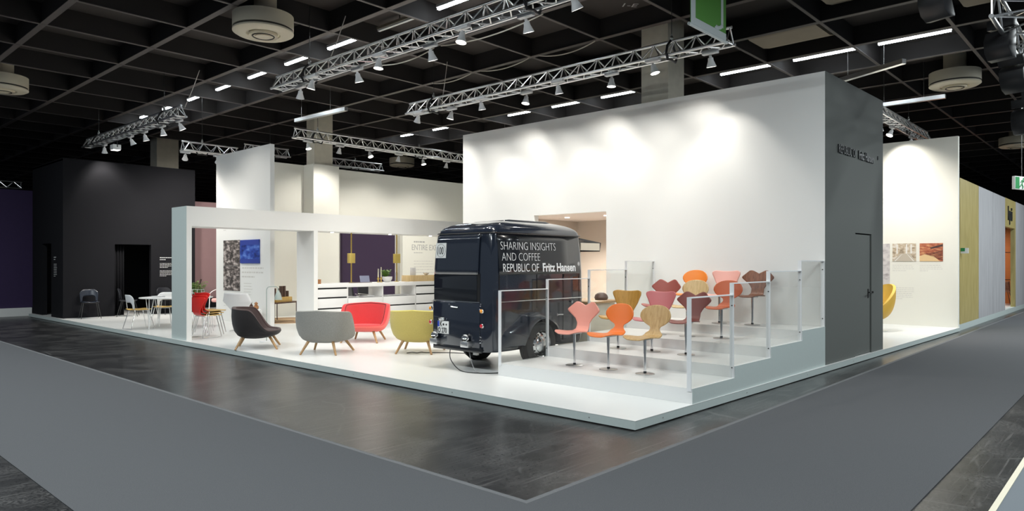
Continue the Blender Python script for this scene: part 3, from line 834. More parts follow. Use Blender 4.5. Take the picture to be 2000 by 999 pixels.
def wheel(sign):
    cy = sign * (VW + .0)
    prof = [(.20, -.085), (.29, -.092), (.325, -.075), (.335, -.04), (.335, .04), (.325, .075), (.29, .092), (.20, .085)]
    b = MB(); n = 44
    vs = []
    for r, y in prof:
        for j in range(n):
            a = 2 * math.pi * j / n; vs.append((WX + r * math.cos(a), cy + y, WZ + r * math.sin(a)))
    b.add(vs, [(i * n + j, i * n + (j + 1) % n, (i + 1) * n + (j + 1) % n, (i + 1) * n + j) for i in range(len(prof) - 1) for j in range(n)])
    w = b.build('wheel', 'rubber', van)
    rim = [(.205, .086), (.20, .070), (.175, .045), (.165, .040), (.13, .055), (.12, .058), (.115, .075), (.08, .098), (.04, .108), (.0, .11)]
    vs = []; b = MB()
    for r, y in rim:
        for j in range(n):
            a = 2 * math.pi * j / n; vs.append((WX + r * math.cos(a), cy + sign * y, WZ + r * math.sin(a)))
    b.add(vs, [(i * n + j, i * n + (j + 1) % n, (i + 1) * n + (j + 1) % n, (i + 1) * n + j) for i in range(len(rim) - 1) for j in range(n)])
    b.build('hubcap', 'chrome', w)
    b = MB()
    for k in range(10):
        a = 2 * math.pi * k / 10; b.ball((WX + .148 * math.cos(a), cy + sign * .048, WZ + .148 * math.sin(a)), .014, 8, 6)
    b.build('wheel_hole', 'black_void', w)
wheel(-1); wheel(1)
# rear face: flap, window, lower hatch
fl = MB()
def flap_pt(u, v):
    ins = lin_interp([(1.365, .006), (1.40, .006), (1.70, .022), (1.90, .045), (1.935, .052)], lerp(1.365, 1.935, v))
    y = lerp(VW - .035 - ins, -VW + .225, u); d = max(0, y - (VW - .17 - ins * .7))
    return (ins - .018 + (.17 - math.sqrt(max(0, .17 ** 2 - d * d))), y, lerp(1.365, 1.935, v))
fl.grid(flap_pt, 28, 8)
fl.build('rear_flap', 'van_paint', van, solid=.018)
MB().box(-.012, .02, -VW + .25, VW - .09, .985, 1.365).build('rear_window', 'van_glass', van, bevel=.01)
MB().box(-.006, .03, -VW + .20, -VW + .248, .985, 1.38).build('window_gap', 'black_void', van, smooth=False)
MB().box(-.011, .02, -VW + .20, VW - .07, .975, .985).build('hatch_trim', 'chrome', van, smooth=False)
MB().prism([(-VW + .20, .33), (VW - .10, .33), (VW - .07, .40), (VW - .07, .97), (-VW + .20, .97)], lambda p: (-.012, p[0], p[1]), lambda p: (.02, p[0], p[1])).build('rear_hatch', 'van_paint', van, bevel=.008)
b = MB()
for yy in (-VW + .185, VW - .055):
    for zz in (.93, .96, .88, .50, .46, .42): b.ball((-.012, yy + random.uniform(-.015, .015), zz), .009, 8, 6)
b.build('hinge_bolt', 'chrome', van)
# sticker, plate, lamps
stk = MB().box(-.052, -.047, .285, .505, 1.60, 1.82).build('speed_sticker', 'plate_white', van, smooth=False)
b = MB(); b.tube([(-.053, .395 + .094 * math.cos(a * math.pi / 16), 1.71 + .094 * math.sin(a * math.pi / 16)) for a in range(32)], .0022, 4, True); b.build('sticker_ring', 'ink', stk)
text('sticker_number', '100', .155, (-.0535, .481, 1.655), LEFT, 'ink', stk, ext=.001, sx=.62)
for o_ in (stk,): o_.location = (.045, -.015, .0); o_.rotation_euler = (0, R(2.2), 0); o_.location.x -= math.sin(R(2.2)) * 1.70
pl = MB().box(-.024, -.016, .195, .435, .50, .685).build('number_plate', 'plate_white', van, bevel=.004)
MB().box(-.0255, -.023, .395, .433, .60, .683).build('plate_band', 'plate_blue', pl, smooth=False)
text('plate_letters', 'K', .105, (-.0255, .385, .605), LEFT, 'ink', pl, ext=.001, sx=.72, fat=.002)
b = MB(); b.cyl((-.0245, .305, .635), (-.027, .305, .635), .017, n=14); b.cyl((-.0245, .245, .635), (-.027, .245, .635), .014, n=14); b.build('plate_seal', 'ink', pl)
text('plate_letters', 'O 270', .105, (-.0255, .425, .515), LEFT, 'ink', pl, ext=.001, sx=.70, fat=.002)
b = MB(); b.ball((-.03, .345, .715), .03, 14, 8, (.8, 2.2, .9)); b.build('plate_lamp', 'chrome', van)
hb = MB(); hb.tube([(-.03, .14, .905), (-.035, .09, .90), (-.03, .0, .895)], .010, 8); hb.cyl((-.01, .11, .903), (-.035, .11, .903), .014, n=10); hb.cyl((-.01, .185, .935), (-.025, .185, .935), .014, n=10); hb.build('hatch_handle', 'chrome', van)
def tail_lamp(y, z, m, nm):
    MB().lathe([(.034, -.012), (.034, .004), (.028, .012)], 20).build(nm + '_bezel', 'chrome', van).matrix_local = Matrix.Translation((-.012, y, z)) @ Matrix.Rotation(R(-90), 4, 'Y')
    o_ = MB().lathe([(.030, .0), (.028, .012), (.018, .022), (0, .026)], 20).build(nm, m, van); o_.matrix_local = Matrix.Translation((-.012, y, z)) @ Matrix.Rotation(R(-90), 4, 'Y')
for y in (-VW + .155, VW - .02):
    off = 0
    tail_lamp(y, .86, 'amber', 'turn_lamp'); tail_lamp(y, .655, 'red_lens', 'brake_lamp')
for y in (-VW + .42, VW - .17):
    MB().box(-.10, .0, y - .075, y + .075, .345, .43).build('bumper_block', 'aluminium', van, bevel=.008)
    o_ = MB().lathe([(.0, -.05), (.055, -.03), (.07, .0), (.066, .012), (.05, .004), (0, -.012)], 24).build('reversing_lamp', 'chrome', van)
    o_.matrix_local = Matrix.Translation((-.06, y + .01, .475)) @ Matrix.Rotation(R(-75), 4, 'Y') @ Matrix.Diagonal((.72, 1, 1, 1))
MB().box(-.02, .02, -VW + .16, VW - .08, .275, .345).build('rear_valance', 'van_dark', van, bevel=.01)
MB().box(.02, .06, -VW + .28, -VW + .36, .235, .29).build('mud_flap_bracket', 'steel', van, smooth=False)
# open front hatch over the counter
hz = MB().prism([(VL - .02, 1.93), (VL + .58, 1.865), (VL + .55, 1.72), (VL + .54, 1.72), (VL + .50, 1.845), (VL - .02, 1.90)], lambda p: (p[0], -VW + .12, p[1]), lambda p: (p[0], VW - .12, p[1])).build('front_hatch', 'van_dark', van, smooth=False)
MB().box(VL - .0, VL + .52, -VW + .105, -VW + .118, 1.735, 1.855).build('hatch_lining', 'cream_front', hz, smooth=False)
# cables hanging from the van
def cable(pts, r, m, label, n=10):
    P_ = [Vector(p) for p in pts]; out = []
    for i in range(len(P_) - 1):
        p0 = P_[max(0, i - 1)]; p1 = P_[i]; p2 = P_[i + 1]; p3 = P_[min(len(P_) - 1, i + 2)]
        for k in range(n):
            t = k / n
            out.append(.5 * ((2 * p1) + (p2 - p0) * t + (2 * p0 - 5 * p1 + 4 * p2 - p3) * t * t + (3 * p1 - p0 - 3 * p2 + p3) * t ** 3))
    out.append(P_[-1])
    return tag(MB().tube(out, r, 6).build('power_cable', m), label, 'cable')
cable([(1.12, 3.85, .39), (1.08, 3.80, .24), (1.02, 3.55, .115), (1.0, 3.25, .108), (1.2, 3.0, .108), (1.6, 2.93, .108)], .007, 'cable_black', 'black cable drooping from under the van rear onto the white floor')
cable([(1.12, 3.45, .39), (1.10, 3.40, .26), (1.05, 3.24, .12), (1.12, 3.08, .108), (1.3, 3.0, .108)], .006, 'cable_grey', 'thin grey cable hanging from the van rear near the right lamp')
cable([(1.75, 5.62, .106), (1.83, 5.58, .112), (1.88, 5.50, .106), (1.97, 5.50, .11), (2.02, 5.40, .106), (2.3, 5.05, .106), (2.5, 4.6, .106)], .007, 'cable_black', 'dark cable lying on the floor under the yellow armchair')
# coffee counter in front of the van nose
cc = thing('coffee_counter', 'cream coffee counter with a wooden top at the nose of the van', 'counter', (3.85, 3.30, PZ))
MB().box(-.42, .36, -.22, .40, 0, .86).build('front_panel', 'cream_front', cc, bevel=.01)
MB().box(-.46, .50, -.28, .46, .86, .90).build('counter_top', 'oak_leg', cc, bevel=.008)
o = MB().lathe([(0, 0), (.10, 0), (.12, .04), (.10, .09), (.05, .125), (0, .13)], 24).build('tote_dome', 'dark_wood')
o.location = (4.05, 3.25, 1.0)
o.name = 'covered_dish'
tag(o, 'dark domed dish on the wooden counter beside the van', 'dish')

# ------------------------------------------------------------------ pair chairs and white tables (left)
def pair_chair(label, x, y, z, rz, back, seat, leg, group='light stacking chairs on slim metal legs', spread=(.22, .20), sled=False):
    t = thing('stacking_chair', label, 'chair', (x, y, z), rz, group)
    # back: arch with an open window; local facing +x
    def outline(k, inner):
        # k 0..1 from left foot over the top to the right foot -> (lateral, height above the seat)
        if inner: W, H, z0, r = .155, .175, .05, .07
        else: W, H, z0, r = .225, .355, .0, .13
        pts = [(-W + (.02 if not inner else .0), z0)]
        for i in range(9):
            a = R(180 - 90 * i / 8); pts.append((-W + r + r * math.cos(a), H - r + r * math.sin(a)))
        for i in range(9):
            a = R(90 - 90 * i / 8); pts.append((W - r + r * math.cos(a), H - r + r * math.sin(a)))
        pts.append((W - (.02 if not inner else .0), z0))
        L = [0]
        for a, c in zip(pts, pts[1:]): L.append(L[-1] + math.dist(a, c))
        s = k * L[-1]
        for i in range(len(pts) - 1):
            if s <= L[i + 1] + 1e-9:
                q = (s - L[i]) / (L[i + 1] - L[i]); return lerp(pts[i][0], pts[i + 1][0], q), lerp(pts[i][1], pts[i + 1][1], q)
        return pts[-1]
    def fn(u, v):
        a, c = outline(u, False), outline(u, True)
        w, h = lerp(a[0], c[0], v), lerp(a[1], c[1], v)
        return (-.20 - .20 * h + 1.5 * w * w * min(1, .4 + h), w, .44 + h)
    MB().grid(fn, 44, 6).build('backrest', back, t, solid=.012, angle=70)
    MB().grid(lambda u, v: (lerp(-.215, .22, v), (2 * u - 1) * lin_interp([(0, .19), (.1, .215), (.5, .225), (.9, .205), (1, .15)], v),
                            .445 + .02 * (2 * u - 1) ** 2 - .012 * math.sin(v * math.pi)), 12, 16).build('seat', seat, t, solid=.014, angle=60)
    for sx in (1, -1):
        for sy in (1, -1):
            MB().cyl((sx * .15, sy * .17, .435), (sx * (spread[0] + .04), sy * (spread[1] + .04), .001), .0105, .008, 10).build('leg', leg, t)
        MB().tube([(sx * .15, .17, .43), (sx * .15, -.17, .43)], .010, 8).build('seat_bar', leg, t)
    if sled:
        for sy in (1, -1): MB().tube([(-spread[0] - .04, sy * (spread[1] + .04), .010), (spread[0] + .04, sy * (spread[1] + .04), .010)], .010, 8).build('runner', leg, t)
    return t
pair_chair('navy blue stacking chair standing alone against the black wall', .63, 17.95, PZ, R(-100), 'navy_shell', 'navy_shell', 'black_metal')
pair_chair('black stacking chair with black legs in front of the dark doorway', 1.63, 18.02, PZ, R(-25), 'black_shell', 'black_shell', 'black_metal')
pair_chair('pale grey stacking chair with wooden seat at the left end of the white table', .39, 13.72, PZ, R(2), 'white_shell', 'yellow_wood', 'chrome')
pair_chair('white stacking chair with wooden seat facing the white table from behind', 1.20, 14.36, PZ, R(232), 'white_shell', 'yellow_wood', 'white_shell')
pair_chair('black stacking chair against the black wall, right of the dark doorway', 2.72, 18.0, PZ, R(-80), 'black_shell', 'black_shell', 'black_metal')
def span_table(label, x, y, rz, a, c):
    t = thing('white_table', label, 'table', (x, y, PZ), rz, None)
    pts = []
    for i in range(48):
        th = 2 * math.pi * i / 48; p = 2.5
        cs, sn = math.cos(th), math.sin(th)
        pts.append((a * math.copysign(abs(cs) ** (2 / p), cs), c * math.copysign(abs(sn) ** (2 / p), sn)))
    MB().prism(pts, lambda p: (p[0], p[1], .695), lambda p: (p[0], p[1], .72)).build('table_top', 'white_lacquer', t, bevel=.006)
    for sx in (1, -1):
        for sy in (1, -1):
            fx, fy = sx * a * .62, sy * c * .62
            b = MB()
            for k in (-1, 0, 1):
                b.cyl((fx + k * .085 * 1, fy - sy * abs(k) * .05, .695), (fx, fy, .12), .008, .010, 8)
            b.cyl((fx, fy, .12), (fx, fy, .0), .012, .012, 8)
            b.build('leg', 'white_lacquer', t)
    return t
span_table('long white rounded table with thin splayed legs behind the portal post', 1.13, 13.45, R(-38.6), .80, .55)
o = MB()
for k in range(5): o.box(-.12 + random.uniform(-.01, .01), .12, -.09, .09, k * .006, k * .006 + .005)
o = o.build('magazine', 'paper', smooth=False); o.location = (.80, 13.66, PZ + .72); o.rotation_euler = (0, 0, .4); tag(o, 'open white magazine lying on the white table at the left', 'magazine')
# stack of chairs with red backs
def red_chair(label, x, y, z, rz, sled):
    t = thing('stacking_chair', label, 'chair', (x, y, z), rz, 'stacked red backed chairs behind the portal post')
    ws, cut = SHELLS['seven']
    def part(v0, v1):
        def fn(u, v):
            v = lerp(v0, v1, v); uu = 2 * u - 1; w = lin_interp(ws, v) * 1.12
            px, pz = prof_at(v - cut(uu) * max(0, (v - .62) / .38))
            back = max(0, (v - .5) / .5)
            return (px + .09 * back * (uu * w / .24) ** 2, uu * w, pz + .01)
        return fn
    MB().grid(part(.0, .46), 18, 26).build('seat', 'yellow_wood', t, solid=.012, angle=60)
    MB().grid(part(.46, 1.0), 18, 34).build('backrest', 'red_shell', t, solid=.012, angle=60)
    for sx in (1, -1):
        for sy in (1, -1): MB().cyl((sx * .13, sy * .16, .44), (sx * .21, sy * .22, .004), .010, .010, 10).build('leg', 'chrome', t)
        MB().tube([(sx * .13, .16, .435), (sx * .13, -.16, .435)], .010, 8).build('seat_bar', 'chrome', t)
    if sled:
        for sy in (1, -1): MB().tube([(-.21, sy * .22, .010), (.21, sy * .22, .010)], .010, 8).build('runner', 'chrome', t)
for k, lab in enumerate(('bottom chair of the red stack, wooden seat on chrome runners', 'middle chair of the red stack, wooden seat on chrome legs', 'top chair of the red stack with the highest glossy red back')):
    red_chair(lab, .62 + .045 * k, 10.72, PZ + .046 * k, R(8), k == 0)
# basket with plants on the rear table
pb = thing('plant_basket', 'white wire basket with green plant on the table behind the red chairs', 'plant', (1.76, 13.40, PZ + .72))
pb.location = (1.47, 13.14, PZ + .72)
b = MB()
for zz in (.02, .10, .18): b.tube([(.17 * math.cos(2 * math.pi * i / 24), .17 * math.sin(2 * math.pi * i / 24), zz) for i in range(24)], .006, 5, True)
for i in range(10):
    a = 2 * math.pi * i / 10; b.cyl((.17 * math.cos(a), .17 * math.sin(a), 0), (.17 * math.cos(a), .17 * math.sin(a), .18), .006, n=6)
b.build('basket', 'white_lacquer', pb)
def leaves(n, spread, h, seed, size=.05):
    rnd = random.Random(seed); b = MB()
    for _ in range(n):
        a = rnd.uniform(0, 6.28); r = spread * rnd.random() ** .5; z = h * (.3 + .7 * rnd.random()); r *= .5 + .5 * z / h
        c = Vector((r * math.cos(a), r * math.sin(a), z)); d = Vector((math.cos(a), math.sin(a), rnd.uniform(-.6, .5))).normalized() * size
        s_ = Vector((-math.sin(a), math.cos(a), rnd.uniform(-.4, .4))).normalized() * size * .35
        b.add([c, c + d * .5 + s_, c + d, c + d * .5 - s_], [(0, 1, 2, 3)])
        b.cyl(c, (c.x * .1, c.y * .1, .0), .0015, n=3, caps=False)
    return b
leaves(120, .2, .36, 3, .08).build('foliage', 'plant', pb, smooth=False, recalc=False)
b = MB(); b.tube([(.05, 0, .02), (.08, 0, .30), (.11, 0, .42)], [.01, .012, .022], 8); b.build('twig', 'dark_wood', pb)
# pink wire armchair seen far behind
pk = thing('pink_armchair', 'pale pink armchair with thin white frame in front of the pink wall', 'armchair', (4.05, 17.2, PZ), R(200))
MB().box(-.26, .26, -.26, .26, .34, .46).build('seat_cushion', 'pink_fabric', pk, bevel=.05, seg=3)
MB().box(-.30, -.22, -.25, .25, .40, .82).build('back_cushion', 'pink_fabric', pk, bevel=.035, seg=3)
for s in (1, -1):
    MB().tube([(.28, s * .31, 0), (.24, s * .31, .60), (.16, s * .31, .66), (-.24, s * .31, .80), (-.33, s * .31, 0)], .012, 8).build('side_frame', 'white_lacquer', pk)

# ------------------------------------------------------------------ pictures, lamp, low table behind the portal
def poster(label, m, x, y0, y1, z0, z1, th=.012):
    o = MB().box(x - th, x - .001, y0, y1, z0, z1).build('photo_print', m, smooth=False)
    tag(o, label, 'picture', 'photo prints on the stand walls'); return o
poster('tall narrow black and white photo print on the white picture wall', 'photo_mono', 2.73, 13.50, 14.40, 1.56, 2.22)
bpy.data.objects['photo_print'].name = 'photo_print'
poster('lower black and white photo print under the first one on the picture wall', 'photo_mono', 2.73, 13.50, 14.40, .91, 1.55)
poster('blue photo print on the white picture wall behind the dark armchair', 'photo_blue', 2.73, 12.47, 13.44, 1.62, 2.21, .03)
poster('beige photo print of an interior on the cream wall behind the yellow egg chair', 'photo_hall', 13.5, .57, 1.09, 1.67, 2.11)
poster('red and orange photo print of tiered seats on the cream wall, right', 'photo_theatre', 13.5, -.0, .49, 1.67, 2.105)
poster('tall pale drawing print on the cream wall partly hidden by the grey wall', 'photo_drawing', 13.5, 1.15, 1.95, .75, 2.11)

def print_shape(par, x, pts, m):
    MB().prism(pts, lambda p: (x - .0005, p[0], p[1]), lambda p: (x - .0025, p[0], p[1])).build('printed_shape', m, par, smooth=False)
mat('print_floor', (.50, .44, .36), .6); mat('print_white', (.74, .72, .68), .6); mat('print_dark', (.06, .03, .025), .6); mat('print_stage', (.72, .50, .26), .6); mat('print_red', (.42, .09, .06), .6); mat('print_blue', (.03, .055, .30), .6)
PH = bpy.data.objects
hall = [o for o in PH if o.get('label', '').startswith('beige photo')][0]; thea = [o for o in PH if o.get('label', '').startswith('red and orange')][0]; blu = [o for o in PH if o.get('label', '').startswith('blue photo')][0]
X0 = 13.5 - .012
print_shape(hall, X0, [(.571, 1.671), (1.089, 1.671), (.92, 1.86), (.70, 1.86)], 'print_floor')
print_shape(hall, X0 - .002, [(.60, 1.671), (.63, 1.671), (.775, 1.86), (.77, 1.86)], 'print_white')
print_shape(hall, X0 - .002, [(1.02, 1.671), (1.05, 1.671), (.865, 1.86), (.86, 1.86)], 'print_white')
for yy in (.66, .76, .97): print_shape(hall, X0, [(yy, 1.86), (yy + .03, 1.86), (yy + .03, 2.09), (yy, 2.09)], 'print_white')
print_shape(thea, X0, [(.489, 1.671), (.489, 1.80), (.38, 1.84), (.20, 1.80), (.06, 1.671)], 'print_stage')
print_shape(thea, X0, [(.001, 2.03), (.001, 2.08), (.27, 2.00), (.25, 1.965)], 'print_dark')
for k in range(6):
    print_shape(thea, X0, [(.40 - .05 * k, 1.855 + .006 * k), (.001, 1.70 + .045 * k), (.001, 1.715 + .045 * k), (.40 - .05 * k, 1.862 + .006 * k)], 'print_dark')
XB = 2.73 - .03
print_shape(blu, XB, [(12.471, 2.08), (13.439, 2.08), (13.439, 2.209), (12.471, 2.209)], 'print_blue')
print_shape(blu, XB, [(12.471, 1.621), (13.439, 1.621), (13.439, 1.73), (12.471, 1.73)], 'print_blue')
fl_ = thing('floor_lamp', 'grey-green floor lamp with a bell shade behind the dark armchair', 'lamp', (1.02, 8.98, PZ))
MB().lathe([(0, 0), (.13, 0), (.13, .015), (.12, .02), (0, .02)], 28).build('base', 'steel_white', fl_)
HX = .70
arc = [(0, 0, .02), (0, 0, 1.0)] + [(.0 + .07 - .07 * math.cos(R(a)), -(.07 - .07 * math.cos(R(a))) * .9, 1.0 + .07 * math.sin(R(a))) for a in range(15, 91, 15)]
arc += [(.16, -.17, 1.075)] + [(.16 + .06 * math.sin(R(a)), -.17 - .055 * math.sin(R(a)), 1.015 + .06 * math.cos(R(a))) for a in range(15, 91, 15)] + [(.222, -.226, .975)]
MB().tube([(p[0] * HX, p[1] * HX, p[2]) for p in arc], .008, 8).build('pole', 'lamp_green', fl_)
o = MB().lathe([(.018, .03), (.025, .0), (.04, -.015), (.052, -.05), (.066, -.10), (.072, -.15), (.068, -.15), (.058, -.09), (.03, -.02)], 24).build('lamp_shade', 'lamp_green', fl_); o.location = (.222 * HX, -.226 * HX, .965)
lt = thing('low_table', 'dark low table with thin legs carrying a yellow wooden tray', 'table', (3.55, 13.2, PZ + .010), R(20))
MB().box(-.55, .55, -.42, .42, .48, .51).build('table_top', 'dark_wood', lt, bevel=.006)
for sx in (1, -1):
    for sy in (1, -1): MB().cyl((sx * .42, sy * .32, .48), (sx * .42, sy * .32, 0), .012, n=8).build('leg', 'dark_wood', lt)
ty = MB().box(-.30, .30, -.22, .22, 0, .13).build('tray_box', 'yellow_wood', bevel=.006); ty.location = (3.52, 13.05, PZ + .52); ty.rotation_euler = (0, 0, R(20))
tag(ty, 'yellow wooden box on the dark low table behind the portal', 'box')
for k, (dx, dy, h, r) in enumerate([(-.24, -.1, .30, .035), (-.10, -.12, .30, .022), (-.05, -.05, .14, .03), (.02, -.1, .37, .04), (.08, -.02, .24, .03), (.10, -.13, .37, .022), (.15, -.10, .37, .02), (.18, .0, .26, .025), (.25, -.10, .2, .028)]):
    o = MB().box(-r, r, -r, r, 0, h * .76).build('wood_block', 'dark_wood', bevel=.004); a = R(20)
    o.location = (3.52 + dx * math.cos(a) - dy * math.sin(a), 13.05 + dx * math.sin(a) + dy * math.cos(a), PZ + .65)
    tag(o, '%s upright dark wood block from the left on the yellow box' % ORD[k], 'block', 'upright dark wood blocks on the yellow box')
rg = thing('round_rug', 'tan rug with brown band under the dark low table', 'rug', (3.9, 13.3, PZ))
MB().cyl((0, 0, 0), (0, 0, .008), 1.0, n=48).build('pile', 'rug', rg)
b = MB(); b.grid(lambda u, v: (lerp(.60, .78, v) * math.cos(2 * math.pi * u), lerp(.60, .78, v) * math.sin(2 * math.pi * u), .010), 48, 1, True); b.build('band', 'rug_brown', rg)
# white wing shaped easy chair behind the dark armchair
wc = thing('white_easy_chair', 'white shell chair with winged back in front of the picture wall', 'chair', (1.75, 11.35, PZ), R(15))
MB().grid(lambda u, v: (lin_interp([(0, .28), (.35, -.05), (.5, -.2), (.7, -.27), (1, -.36)], v) + .15 * (2 * u - 1) ** 2 * v,
                        (2 * u - 1) * lin_interp([(0, .22), (.3, .27), (.5, .20), (.75, .45), (1, .36)], v), lin_interp([(0, .42), (.35, .38), (.5, .42), (.7, .62), (1, .86)], v) + .05 * (2 * u - 1) ** 2 * (1 - v)), 18, 28).build('seat_shell', 'white_shell', wc, solid=.03, angle=70)
MB().cyl((0, 0, .02), (0, 0, .38), .022, n=12).build('column', 'chrome', wc)
b = MB()
for k in range(4):
    a = R(45 + 90 * k); b.cyl((0, 0, .05), (.30 * math.cos(a), .30 * math.sin(a), .012), .018, .010, 8)
b.build('star_base', 'chrome', wc)
sh = thing('display_shelf', 'small white shelf with ornaments beside the floor lamp', 'shelf', (2.45, 12.25, PZ))
MB().box(-.12, .12, -.18, .18, .0, .42).build('shelf_body', 'white_lacquer', sh, bevel=.005)
for lab, m, px, py, h in (('small dark ornament on the white display shelf', 'dark_wood', -.04, .08, .22), ('round wooden ornament on the white display shelf', 'chip_wood', .02, -.08, .18)):
    o = MB().lathe([(0, 0), (.05, 0), (.065, h * .3), (.03, h * .6), (.045, h * .8), (0, h)], 16).build('ornament', m); o.location = (2.45 + px, 12.25 + py, PZ + .42); tag(o, lab, 'ornament', 'ornaments on the display shelf')

# ------------------------------------------------------------------ counter with drawers
CX = [3.02, 3.855, 4.885, 5.935, 6.97, 8.0]
CF, CB = 10.40, 10.98
for i in range(5):
    x0, x1 = CX[i] + .003, CX[i + 1] - .003
    open_ = i in (1, 2)
    cb = thing('drawer_cabinet', ['white drawer cabinet next to the portal post', 'white cabinet with open niche behind the red armchair', 'white cabinet with open niche above the yellow armchair', 'white drawer cabinet nearest behind the van', 'white drawer cabinet hidden mostly behind the van'][i], 'cabinet', (x0, CF, PZ), 0, 'white cabinets in a row under the counter')
    w = x1 - x0
    b = MB().box(0, .018, .02, CB - CF, .08, .95).box(w - .018, w, .02, CB - CF, .08, .95)
    b.box(.018, w - .018, .02, CB - CF, .08, .70)
    if not open_: b.box(.018, w - .018, .02, CB - CF, .70, .95)
    b.build('carcass', 'white_lacquer', cb, smooth=False)
    MB().box(0, w, .06, CB - CF - .02, 0, .08).build('plinth', 'steel_white', cb, smooth=False)
    MB().box(.018, w - .018, .016, .0205, .09, .70 if open_ else .95).build('shadow_gap', 'black_void', cb, smooth=False)
    rows = [(.485, .692), (.25, .452), (.095, .22)] if open_ else [(.735, .918), (.485, .70), (.25, .452), (.095, .22)]
    for z0, z1 in rows:
        MB().box(.006, w - .006, 0, .016, z0, z1).build('drawer', 'white_lacquer', cb, bevel=.002)
ct = MB().box(3.02, 8.0, CF - .03, CB + .03, PZ + .955, PZ + 1.045).build('counter_top', 'white_lacquer', bevel=.004)
tag(ct, 'long white counter top over the row of drawer cabinets', 'counter')
CT = PZ + 1.045
rnd = random.Random(5)
for k, (x, lab) in enumerate([(4.05, 'leftmost loose pile of printed sheets in the cabinet niche'), (4.5, 'second loose pile of printed sheets in the cabinet niche'), (5.2, 'third loose pile of printed sheets in the cabinet niche'), (5.6, 'rightmost loose pile of printed sheets in the cabinet niche')]):
    b = MB()
    for j in range(4):
        dx, dy = rnd.uniform(-.05, .05), rnd.uniform(-.03, .03); b.box(x - .17 + dx, x + .17 + dx, 10.48 + dy, 10.76 + dy, PZ + .701 + j * .006, PZ + .705 + j * .006)
    tag(b.build('paper_pile', 'paper', smooth=False), lab, 'paper', 'papers in the cabinet niche')
def brass_lamp(x, y, z0, label, zt=2.36):
    t = thing('brass_pole_lamp', label, 'lamp', (x, y, z0), 0, 'brass pole lamps on the counter')
    MB().cyl((0, 0, 0), (0, 0, zt - z0), .016, n=12).build('pole', 'brass', t)
    MB().lathe([(0, 0), (.06, 0), (.06, .012), (0, .012)], 20).build('base', 'brass', t)
    zc = 1.745 - z0
    MB().box(-.083, .083, -.05, .05, zc - .12, zc + .12).build('lamp_shade', 'brass_matte', t, bevel=.008)
brass_lamp(4.17, 10.72, CT, 'brass pole lamp with a square shade in front of the aubergine wall')
brass_lamp(5.56, 10.72, CT, 'brass pole lamp with a square shade right of the plant bowl')
o = MB()
for k in range(3): o.box(-.08, .08, -.05, .05, k * .035, k * .035 + .032)
o = o.build('wood_samples', 'chip_wood', smooth=False); o.location = (3.14, 10.6, CT); tag(o, 'small stack of brown wood samples at the left end of the counter', 'wood samples')
o = MB().box(-.14, .14, -.008, .008, 0, .17).build('tablet_screen', 'tablet', bevel=.006); o.location = (4.62, 10.78, CT); o.rotation_euler = (R(-12), 0, 0); tag(o, 'blue-grey tablet propped up on the counter between lamp and candles', 'tablet')
for k, (dx, h, lab) in enumerate([(0, .34, 'left slim candle in a brass holder on the counter'), (.09, .38, 'right taller candle in a brass holder on the counter')]):
    t = thing('candle_holder', lab, 'candle', (4.90 + dx, 10.62, CT), 0, 'candles in brass holders')
    MB().lathe([(0, 0), (.04, 0), (.04, .01), (.012, .02), (.012, .06), (.03, .09), (.012, .11), (.018, .13), (0, .13)], 16).build('holder', 'brass', t)
    MB().cyl((0, 0, .13), (0, 0, h), .014, .008, 10).build('candle', 'candle', t)
pbw = thing('plant_bowl', 'glass bowl with a leafy green plant on the counter', 'plant', (5.18, 10.62, CT))
MB().lathe([(.05, 0), (.09, .02), (.125, .08), (.13, .14), (.125, .14), (.115, .08), (.08, .03), (0, .025)], 24).build('bowl', 'clear_bowl', pbw)
o = leaves(150, .15, .19, 9, .055).build('foliage', 'plant', pbw, smooth=False, recalc=False); o.location = (-.06, 0, .12)
o = MB().box(-.30, .30, -.06, .06, 0, .012).build('dark_tray', 'dark_wood', bevel=.003); o.location = (4.32, 10.55, CT); tag(o, 'flat dark tray at the foot of the left brass lamp', 'tray')
o = MB().box(0, 1.9, -.14, .14, 0, .16).build('wood_plinth_box', 'oak_pale', bevel=.004); o.location = (5.83, 10.72, CT); tag(o, 'long pale wooden box on the counter beside the van', 'box')
o = MB().box(-.09, .09, -.01, .01, 0, .20).build('picture_card', 'paper', bevel=.002); o.location = (6.10, 10.72, CT + .16); tag(o, 'pale card standing on the long wooden box', 'card')
o = MB().lathe([(.02, 0), (.05, .015), (.08, .05), (.085, .06), (.07, .05), (0, .02)], 20).build('small_bowl', 'clear_bowl'); o.location = (6.55, 10.72, CT + .16); tag(o, 'small shiny bowl on the long wooden box', 'bowl')
o = MB().lathe([(.028, 0), (.028, .06), (.028, .22), (.012, .27), (.012, .33), (0, .33)], 16).build('dark_bottle', 'tablet'); o.location = (5.62, 10.80, CT); tag(o, 'slim bottle standing behind the right brass lamp', 'bottle')
